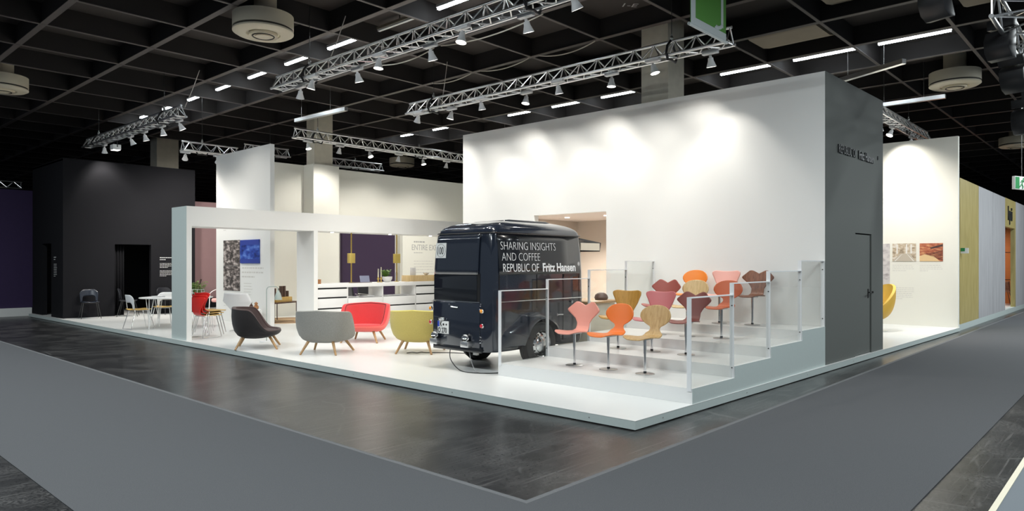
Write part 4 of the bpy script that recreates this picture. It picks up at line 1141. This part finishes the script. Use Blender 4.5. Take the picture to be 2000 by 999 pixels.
# black task chairs behind the niche
for k, (x, y, a) in enumerate([(5.15, 12.3, 250), (5.95, 12.35, 275)]):
    t = thing('task_chair', ['left', 'right'][k] + ' black chair seen through the cabinet niche', 'chair', (x, y, PZ), R(a), 'black chairs behind the counter')
    MB().grid(lambda u, v: (lin_interp([(0, .24), (.4, -.16), (.5, -.22), (1, -.34)], v), (2 * u - 1) * lin_interp([(0, .20), (.3, .25), (.6, .24), (1, .22)], v), lin_interp([(0, .46), (.4, .44), (.5, .50), (1, .88)], v) + .03 * (2 * u - 1) ** 2), 10, 20).build('seat_shell', 'black_shell', t, solid=.03)
    for s in (1, -1): MB().tube([(.2, s * .27, .46), (.18, s * .27, .66), (-.22, s * .27, .68)], .012, 8).build('arm', 'chrome', t)
    b = MB().cyl((0, 0, .05), (0, 0, .45), .025, n=12)
    for q in range(4): b.cyl((0, 0, .06), (.3 * math.cos(R(90 * q)), .3 * math.sin(R(90 * q)), .02), .018, .012, 8)
    b.build('star_base', 'chrome', t)
# recessed spots under the portal beam
for k, x in enumerate((3.55, 5.25, 6.6)):
    o = MB().cyl((x, 10.6, 2.358), (x, 10.6, 2.340), .035, n=16).build('recessed_spot', 'spot_glow'); tag(o, '%s tiny recessed spot from the left under the portal beam' % ORD[k], 'spotlight', 'recessed spots under the portal beam')

# ------------------------------------------------------------------ right bay: egg chair
eg = thing('egg_chair', 'yellow egg-shaped lounge chair half hidden by the grey wall', 'armchair', (11.42, .97, PZ), R(152))
def eggshell(u, v, s):
    a = 2 * math.pi * u
    d = abs(((a + math.pi) % (2 * math.pi)) - math.pi)
    H = .40 + .65 * (.5 - .5 * math.cos(d)) ** 1.1
    z0 = .24
    g = math.sin(v * math.pi * .58) ** .75 / 1.0; f = (1 - math.cos(v * math.pi / 2)) ** 1.05
    return (.42 * s * g * math.cos(a) - .1 * f * max(0, -math.cos(a)) ** 2, .43 * s * g * math.sin(a), z0 + (H - z0) * f + (1 - s) * .5 * (1 - f))
MB().grid(lambda u, v: eggshell(u, v, 1.0), 80, 30, True).build('shell', 'egg_rim', eg, angle=70)
MB().grid(lambda u, v: eggshell(u, v, .86), 80, 30, True).build('upholstery', 'egg_yellow', eg, angle=70)
MB().grid(lambda u, v: tuple(lerp(p, q, v) for p, q in zip(eggshell(u, 1, 1.0), eggshell(u, 1, .86))), 80, 2, True).build('rim', 'egg_yellow', eg, angle=70)
MB().cyl((0, 0, .03), (0, 0, .26), .03, n=14).build('column', 'chrome', eg)
MB().lathe([(0, 0), (.30, 0), (.30, .008), (.04, .035), (0, .035)], 36).build('base_disc', 'chrome', eg)
# exit pictogram and booth number signs
ex = thing('exit_sign', 'green and white running-man exit sign hanging at the right edge', 'sign', (12.9, -1.95, 3.30))
ex.location = (12.58, -1.58, 3.20)
ex.rotation_euler = (0, 0, R(-20))
MB().box(-.20, .45, -.03, .03, 0, .28).build('sign_box', 'plate_white', ex, bevel=.004)
MB().box(-.185, -.03, -.034, -.029, .015, .265).build('green_panel', 'green_sign', ex, smooth=False)
MB().box(.20, .435, -.034, -.029, .015, .265).build('green_panel', 'green_sign', ex, smooth=False)
b = MB(); b.cyl((.12, -.030, .235), (.12, -.036, .235), .022, n=12)
for p, q in (((.11, .21), (.06, .12)), ((.06, .12), (.10, .06)), ((.10, .06), (.08, .02)), ((.06, .12), (.02, .09)), ((.02, .09), (-.02, .06)), ((.11, .20), (.16, .16)), ((.11, .20), (.05, .19)), ((.05, .19), (.02, .15))):
    b.cyl((p[0], -.033, p[1]), (q[0], -.033, q[1]), .013, n=6)
b.build('running_figure', 'green_sign', ex)
MB().cyl((.12, 0, .28), (.12, 0, 6.27 - 3.2), .006, n=6).build('suspension_rod', 'steel', ex)
hs = thing('stand_number_sign', 'small green and white number sign on the edge of the plywood wall', 'sign', (13.98, NY - .16, 1.86))
MB().box(-.02, .02, .0, .158, 0, .13).build('sign_board', 'plate_white', hs, smooth=False)
MB().box(-.024, -.019, .07, .158, .05, .13).build('green_panel', 'green_sign', hs, smooth=False)
# chair inside the orange room
oc = thing('shell_chair', 'brown shell chair inside the orange room of the next stand', 'chair', (24.2, .16, .16), R(200))
MB().grid(lambda u, v: (lin_interp([(0, .24), (.45, -.2), (1, -.3)], v), (2 * u - 1) * .22, lin_interp([(0, .45), (.45, .44), (1, .82)], v)), 8, 12).build('seat_shell', 'walnut', oc, solid=.015)
for sx in (1, -1):
    for sy in (1, -1): MB().cyl((sx * .12, sy * .12, .44), (sx * .22, sy * .22, 0), .01, n=8).build('leg', 'black_metal', oc)

# ------------------------------------------------------------------ trusses and spotlights
def truss(label, p0, p1, h=.24, w=.24, r=.024, step=.19, name='lighting_truss', group='aluminium lighting trusses under the ceiling', four=False):
    """triangular truss, one chord on top, two below; p0, p1 = ends of the centre line between the bottom chords"""
    p0, p1 = Vector(p0), Vector(p1); d = p1 - p0; L = d.length; d.normalize()
    s = Vector((-d.y, d.x, 0)); up = Vector((0, 0, 1))
    t = thing(name, label, 'truss', p0, 0, group)
    offs = [s * (w / 2), -s * (w / 2), up * h] if not four else [s * (w / 2), -s * (w / 2), up * h + s * (w / 2), up * h - s * (w / 2)]
    for o in offs: MB().cyl(o, o + d * L, r, n=10).build('chord', 'aluminium', t)
    pairs = [(0, 2), (1, 2), (0, 1)] if not four else [(0, 1), (0, 2), (1, 3), (2, 3)]
    for a, c in pairs:
        b = MB(); x = 0.03; ns = max(2, round((L - .06) / step)); stp = (L - .06) / ns
        for k in range(ns):
            A, B_ = (offs[a], offs[c]) if k % 2 == 0 else (offs[c], offs[a])
            b.cyl(A + d * x, B_ + d * (x + stp), r * .46, n=6, caps=False)
            x += stp
        b.cyl(offs[a] + d * .03, offs[c] + d * .03, r * .45, n=6); b.cyl(offs[a] + d * (L - .03), offs[c] + d * (L - .03), r * .45, n=6)
        b.build('bracing', 'aluminium', t)
    return t
ZT = 4.94
truss('long truss with spotlights over the front of the stand, above armchairs and chairs', (1.05, -.6, ZT), (1.05, 8.65, ZT))
truss('long truss with spotlights in front of the tall white wall', (4.215, .98, ZT), (4.215, 8.55, ZT))
truss('truss with spotlights along the cream back wall', (3.95, 12.97, ZT), (11.6, 12.97, ZT))
truss('truss with spotlights in front of the black box wall', (.83, 12.45, ZT), (.83, 18.9, ZT))
truss('truss with three spotlights above the right hand bay', (9.5, .83, ZT), (15.9, .83, ZT))
truss('short truss peeping over the cream back wall right of the column', (6.5, 15.9, ZT - .15), (9.0, 15.9, ZT - .15))
truss('short truss behind the white picture wall, left of the column', (3.9, 15.6, ZT - .12), (5.3, 15.6, ZT - .12))
truss('short truss end left of the white picture wall', (2.05, 15.4, ZT - .3), (3.6, 15.4, ZT - .3))
truss('thin dark truss along the top of the purple wall', (-8, 22.4, 3.95), (.06, 22.4, 3.95), .2, .2, .014)

def spot_proto():
    t = thing('spotlight', 'spot', 'spotlight', (0, 0, 0))
    MB().box(-.13, .13, -.04, .04, .0, .05).build('gear_box', 'lamp_white', t, bevel=.008)
    for cx in (-.10, .10): MB().cyl((cx, 0, .05), (cx, 0, .09), .012, n=8).build('clamp', 'black_metal', t)
    hd = MB().lathe([(.0, -.02), (.020, -.02), (.022, -.05), (.040, -.055), (.044, -.10), (.058, -.14), (.078, -.195), (.074, -.195), (.052, -.14), (.03, -.11)], 24).build('lamp_head', 'lamp_white', t)
    g = MB().lathe([(0, -.184), (.071, -.184), (.071, -.188), (0, -.1881)], 24).build('lens', 'lamp_glow', hd)
    return t
PROTO = spot_proto()
ld_cache = {}
def spot(x, y, z, aim, cone, watts, label, group, rz=0.0, first=[True]):
    if first[0]: t = PROTO; first[0] = False
    else: t = copy_tree(PROTO)
    t.location = (x, y, z); t['label'] = label; t['group'] = group; t['category'] = 'spotlight'
    t.rotation_euler = (0, 0, rz)
    d = Matrix.Rotation(-rz, 3, 'Z') @ Vector(aim).normalized()
    # turn the head about its neck
    head = [c for c in t.children if c.name.startswith('lamp_head')][0]
    q = Vector((0, 0, -1)).rotation_difference(d)
    head.rotation_mode = 'QUATERNION'; head.rotation_quaternion = q
    head.location = Vector((0, 0, -.03)) - q @ Vector((0, 0, -.03))
    key = (cone, watts)
    if key not in ld_cache:
        ld = bpy.data.lights.new('bulb', 'SPOT'); ld.energy = watts; ld.color = WARM; ld.spot_size = R(cone); ld.spot_blend = .5 if cone < 90 else .8; ld.shadow_soft_size = .05
        ld_cache[key] = ld
    lo = bpy.data.objects.new('bulb', ld_cache[key]); COL.objects.link(lo)
    lo.parent = t; lo.rotation_mode = 'QUATERNION'; lo.rotation_quaternion = q
    lo.location = q @ Vector((0, 0, -.22)) + Vector((0, 0, -.0))
    return t
LZ = ZT - .06
G1 = 'spotlights on the front truss'; G2 = 'spotlights on the truss before the white wall'; G3 = 'spotlights on the back wall truss'; G4 = 'spotlights on the black box truss'; G5 = 'spotlights on the right bay truss'
def names(n, what):
    return ['%s spotlight from the left on %s' % (ORD[k], what) for k in range(n)]
for k, (x, y) in enumerate(zip((1.17, .93, 1.17, .93, 1.17, .93, 1.17, .93), (8.0, 7.2, 6.22, 5.29, 4.35, 3.39, 2.43, 1.47))):
    aim = [(.2, .45, -1), (-.1, .25, -1), (.3, 0, -1), (-.1, 0, -1), (.35, 0, -1), (-.2, 0, -1), (.35, 0, -1), (.5, -.12, -1)][k]
    spot(x, y, LZ, aim, 106, SPOT_W, names(8, 'the front truss')[k], G1, R(90))
for k, (x, y) in enumerate(zip((4.095, 4.335, 4.095, 4.335, 4.095, 4.335, 4.095, 4.335), (8.1, 7.3, 6.19, 5.19, 4.23, 3.23, 2.27, 1.39))):
    wash = k in (2, 4, 7)
    aim = (.24, 0, -1) if wash else [(.1, .5, -1), (-.1, .25, -1), 0, (-.2, 0, -1), 0, (-.05, 0, -1), (.05, -.25, -1), 0][k]
    spot(x, y, LZ, aim, 78 if wash else 98, WASH_W if wash else SPOT_W * 1.3, names(8, 'the truss before the white wall')[k], G2, R(90))
for k, x in enumerate((4.42, 5.43, 6.43, 7.51, 8.45, 9.45)):
    spot(x, 13.09, LZ, [(0, -.3, -1), (0, .3, -1), (0, -.5, -1), (0, .25, -1), (0, -.3, -1), (0, .2, -1)][k], 125, SPOT_W * 2.0, names(6, 'the back wall truss')[k], G3)
for k, y in enumerate((17.82, 15.86, 14.93, 13.82, 12.85)):
    spot(.95, y, LZ, [(.15, .35, -1), (.5, 0, -1), (.3, 0, -1), (.2, 0, -1), (.5, -.1, -1)][k], 80 if k == 0 else 125, SPOT_W * (.75 if k == 0 else .95), names(5, 'the black box truss')[k], G4, R(90))
for k, x in enumerate((9.85, 10.85, 11.93, 12.9, 14.73)):  # first two are added out of sight to brighten the cream wall
    spot(x, .95, LZ, [(.75, .1, -1), (.6, .15, -1), (.1, .1, -1), (-.5, .3, -1), (-.6, .1, -1)][k], 110 if k < 3 else 80, SPOT_W * (2.4 if k < 2 else (.3 if k == 2 else .12)), names(5, 'the right bay truss')[k], G5)
for k, x in enumerate((2.2, 3.1)):
    spot(x, 15.52, LZ - .3, (.35, 1.0, -1), 110, SPOT_W * 5.6, names(2, 'the short truss left of the picture wall')[k], 'spotlights on the short truss by the picture wall')
for k, (x, y) in enumerate(((6.0, 4.5), (6.0, 5.5))):  # lights and lenses added to brighten the room behind the opening
    t = thing('cafe_fill_light', ['near', 'far'][k] + ' added fill light in the low ceiling behind the tall wall opening', 'spotlight', (x, y, 2.598), 0, 'added fill lights in the room behind the opening')
    MB().cyl((0, 0, 0), (0, 0, -.012), .05, n=20).build('lens', 'spot_glow', t)
    ld = bpy.data.lights.new('bulb', 'SPOT'); ld.energy = 300; ld.color = WARM; ld.spot_size = R(150); ld.spot_blend = .8; ld.shadow_soft_size = .05
    lo = bpy.data.objects.new('bulb', ld); COL.objects.link(lo); lo.parent = t; lo.location = (0, 0, -.03)
# square flood on the black box truss
fd = thing('flood_light', 'square white flood light on the black box truss', 'spotlight', (.95, 16.95, ZT - .025))
MB().box(-.10, .10, -.12, .12, -.24, -.10).build('housing', 'lamp_white', fd, bevel=.01)
MB().box(-.085, .085, -.105, .105, -.246, -.239).build('lens', 'spot_glow', fd, smooth=False)
MB().tube([(0, -.13, -.17), (0, -.13, 0), (0, .13, 0), (0, .13, -.17)], .01, 6).build('yoke', 'black_metal', fd)
# hoists and steel ropes carrying the trusses
def hoist(x, y, zt, label):
    t = thing('truss_hoist', label, 'hoist', (x, y, zt), 0, 'rope hoists carrying the trusses')
    MB().cyl((0, 0, .30), (0, 0, 6.27 - zt), .006, n=6).build('steel_rope', 'black_metal', t)
    b = MB(); b.ball((0, 0, .29), .03, 10, 8, (1, 1, 1.6)); b.cyl((0, 0, .24), (0, 0, .36), .012, n=8)
    b.build('hook', 'steel', t)
    b = MB()
    for sx in (-1, 1):
        b.tube([(sx * .03, 0, .25), (sx * .10, .02, .16), (sx * .17, 0, .02), (sx * .12, 0, -.07), (0, 0, -.05)], .02, 8)
    b.build('sling', 'black_plastic', t)
for x, y, z, lab in ((1.05, 7.5, ZT, 'black hoist at the left end of the front truss'), (1.05, 2.2, ZT, 'black hoist near the right end of the front truss'), (4.22, 7.75, ZT, 'black hoist at the left end of the white wall truss'),
                     (4.22, 2.0, ZT, 'black hoist before the concrete column on the white wall truss'), (4.65, 12.97, ZT, 'black hoist near the left end of the back wall truss'), (8.2, 12.97, ZT, 'black hoist at the middle of the back wall truss'),
                     (.83, 13.4, ZT, 'black hoist at the right end of the black box truss'), (.83, 17.9, ZT, 'black hoist at the left end of the black box truss'), (13.9, .83, ZT, 'hoist on the right bay truss above the cream wall'),
                     (7.9, 15.9, ZT - .15, 'black hoist on the short truss over the cream back wall'), (4.7, 15.6, ZT - .12, 'black hoist on the short truss left of the back column'),
                     (2.6, 15.4, ZT - .3, 'black hoist hidden behind the white picture wall top')):
    hoist(x, y, z, lab)
# aluminium profiles on chains
def profile_bar(p0, p1, label):
    p0, p1 = Vector(p0), Vector(p1); t = thing('suspended_profile', label, 'profile', p0, 0, 'aluminium profiles on chains'); d = p1 - p0
    dn = d.normalized(); s = Vector((-dn.y, dn.x, 0))
    b = MB(); vs = []
    for q in (Vector((0, 0, 0)), d):
        for a, c in ((-.05, -.045), (.05, -.045), (.05, .045), (-.05, .045)): vs.append(q + s * a + Vector((0, 0, c)))
    b.add(vs, [(3, 2, 1, 0), (4, 5, 6, 7), (0, 1, 5, 4), (1, 2, 6, 5), (2, 3, 7, 6), (3, 0, 4, 7)])
    b.build('profile', 'aluminium', t, smooth=False)
    for k in (.12, .70):
        q = d * k; c = MB()
        n = max(3, int((5.9 - p0.z - .045) / .05))
        c.cyl(q + Vector((0, 0, .04)), q + Vector((0, 0, 6.268 - p0.z)), .005, n=6)
        for j in range(3): c.ball(q + Vector((0, 0, .07 + j * .045)), .014, 8, 6, (1, .5, 1.5))
        c.build('chain', 'steel', t)
profile_bar((9.44, 1.05, 5.4), (8.80, -.27, 5.4), 'aluminium profile on chains above the grey corner of the tall wall')
profile_bar((12.5, 1.2, 5.4), (12.5, -.24, 5.4), 'aluminium profile on chains above the right hand bay')
profile_bar((4.05, 13.06, 5.4), (4.12, 10.86, 5.4), 'dark aluminium profile on chains left of the back concrete column')
profile_bar((10.9, 12.6, 5.3), (10.5, 11.2, 5.3), 'short aluminium profile just left of the tall white wall top')
# fluorescent strips in the coffers
def strip(x, y, lab, lit=True, L=1.3):
    t = thing('strip_light', lab, 'light', (x, y, 6.12), 0, 'fluorescent strips in the ceiling grid')
    MB().box(-.04, .04, -L / 2, L / 2, .0, .05).build('housing', 'lamp_white' if lit else 'duct', t, smooth=False)
    MB().box(-.028, .028, -L / 2 + .01, L / 2 - .01, -.035, .0).build('tube', 'strip_glow' if lit else 'lamp_white', t, smooth=False)
    MB().cyl((0, 0, .05), (0, 0, .15), .01, n=6).build('hanger', 'black_metal', t)
for j, k in enumerate((2, 4, 5, 6, 7, 8, 9, 10)):
    strip(2.43, .66 + 1.715 * (k + .5), '%s lit strip light from the right in the left ceiling row' % ORD[j])
strip(2.43, .66 + 1.715 * 3.5, 'unlit strip light above the front truss in the left ceiling row', False)
for j, k in enumerate((-1, 0, 1, 3, 4, 5, 7, 8)):
    strip(9.83, .66 + 1.715 * (k + .5), '%s lit strip light from the right in the ceiling row beyond the white wall' % ORD[j])
# round ceiling vents
def vent(x, y, lab):
    t = thing('ceiling_vent', lab, 'vent', (x, y, 5.55), 0, 'round cream ceiling vents')
    MB().lathe([(.50, .09), (.50, .32), (.22, .32), (.22, .72)], 48).build('drum', 'vent_cream', t)
    MB().lathe([(.485, .05), (.485, .09)], 48).build('grille', 'vent_dark', t)
    MB().lathe([(0, .0), (.20, .0), (.20, .02), (.27, .02), (.28, .0), (.45, .0), (.50, .03), (.50, .055), (.48, .055)], 48).build('face_plate', 'vent_cream', t)
    MB().lathe([(0, -.045), (.13, -.045), (.13, -.03), (.22, -.03), (.235, -.04), (.235, .01), (0, .01)], 40).build('nozzle_ring', 'vent_cream', t)
    MB().tube([(.175 * math.cos(2 * math.pi * i / 32), .175 * math.sin(2 * math.pi * i / 32), -.033) for i in range(32)], .012, 6, True).build('ring_gap', 'vent_dark', t)
vent(.2, 7.57, 'large round cream ceiling vent left of the front truss')
vent(12.33, -.45, 'round cream ceiling vent above the right hand bay')
vent(12.2, 18.8, 'round cream ceiling vent far off over the cream back wall')
vent(23.2, -.3, 'round cream ceiling vent at the far right edge')
vent(-1.85, 15.6, 'round cream ceiling vent cut by the left edge')
# white cables looped along the ceiling
def loop(x0, y0, x1, y1, sag, z, lab, m='cable_white', r=.012):
    pts = [(lerp(x0, x1, k / 14), lerp(y0, y1, k / 14), z - sag * 4 * (k / 14) * (1 - k / 14)) for k in range(15)]
    tag(MB().tube(pts, r, 6).build('ceiling_cable', m), lab, 'cable', 'white cables looped under the ceiling')
loop(3.4, 4.0, 3.4, 6.6, .10, 5.89, 'white cable looped between ceiling beams above the front truss')
loop(3.4, 6.8, 3.4, 8.6, .10, 5.89, 'white cable looped between beams left of the hanging rope')
loop(5.2, 4.2, 5.2, 5.6, .10, 5.89, 'white cable looped left of the concrete column')
loop(5.2, 5.9, 5.2, 7.3, .08, 5.89, 'white cable looped above the middle of the white wall truss')
loop(5.2, 7.6, 5.2, 8.9, .07, 5.89, 'white cable looped above the left end of the white wall truss')
def drop(x, y, z0, x1, y1, lab, m='cable_white', r=.008):
    tag(MB().tube([(x, y, z0), (lerp(x, x1, .5), lerp(y, y1, .5), lerp(z0, 5.9, .45)), (x1, y1, 5.9)], r, 6).build('feed_cable', m), lab, 'cable')
drop(4.22, 7.5, ZT + .05, 4.25, 7.35, 'white feed cable dropping to the left end of the white wall truss')
drop(.93, 12.5, ZT + .22, 1.0, 11.9, 'white feed cable slanting up from the right end of the black box truss')
drop(1.08, 6.9, ZT + .24, 1.2, 6.6, 'white feed cable dropping to the left end of the front truss')
# green hanging banner
bn = thing('hanging_banner', 'green hanging banner with a pale border in front of the truss end', 'banner', (2.82, .92, 4.86))
MB().box(0, 1.06, -.004, .004, .02, 1.04).build('cloth', 'green', bn, smooth=False)
MB().box(0, .13, -.007, -.0045, .02, 1.04).box(.13, 1.06, -.007, -.0045, .02, .12).box(.90, .97, -.007, -.0045, .18, 1.04).build('printed_border', 'banner_white', bn, smooth=False)
b = MB(); b.grid(lambda u, v: (.83 + lerp(.07, .14, v) * math.cos(R(-10 - 160 * u)) , -.0072, .24 + lerp(.07, .14, v) * math.sin(R(-10 - 110 * u)) * .9), 14, 2); b.build('printed_hook', 'banner_white', bn, solid=.001)
MB().cyl((-.05, 0, .0), (1.10, 0, .0), .022, n=14).build('bottom_bar', 'banner_white', bn)
# heavy truss with floodlights above the right aisle
truss('heavy box truss above the right aisle at the upper right corner', (4.9, -2.40, 4.78), (12.5, -2.40, 4.78), .45, .45, .03, .45, 'lighting_truss', None, True)
def wash_lamp(x, y, z, rz, ry, lab):
    t = thing('wash_light', lab, 'floodlight', (x, y, z), rz, 'black floodlights on the heavy truss')
    t.rotation_euler = (0, ry, rz); t.scale = (.85, .85, .85)
    prof = [(-.02, .24), (.16, .20), (.22, .06), (.20, -.12), (.10, -.24), (-.02, -.26)]
    MB().prism(prof, lambda p: (p[0], -.19, p[1]), lambda p: (p[0], .19, p[1])).build('housing', 'black_plastic', t, bevel=.012)
    MB().box(-.028, -.018, -.17, .17, -.235, .215).build('reflector_glass', 'steel', t, smooth=False)
    MB().box(-.02, .10, -.20, .20, .26, .42).build('ballast_box', 'black_plastic', t, bevel=.01)
    MB().box(.04, .14, -.1935, -.191, -.02, .08).build('rating_label', 'plate_white', t, smooth=False)
    MB().box(.02, .08, -.03, .03, .40, .62).build('bracket', 'black_metal', t, smooth=False)
wash_lamp(5.98, -2.16, 4.66, R(160), 0, 'black floodlight with a white label hanging highest on the heavy truss')
wash_lamp(7.04, -2.19, 4.40, R(165), R(28), 'tilted black floodlight with a pale reflector on the heavy truss')
wash_lamp(8.30, -2.17, 3.95, R(170), R(10), 'black floodlight cut by the right edge on the heavy truss')
wash_lamp(4.55, -1.66, 4.98, R(160), R(20), 'black floodlight cut by the upper edge on the heavy truss')
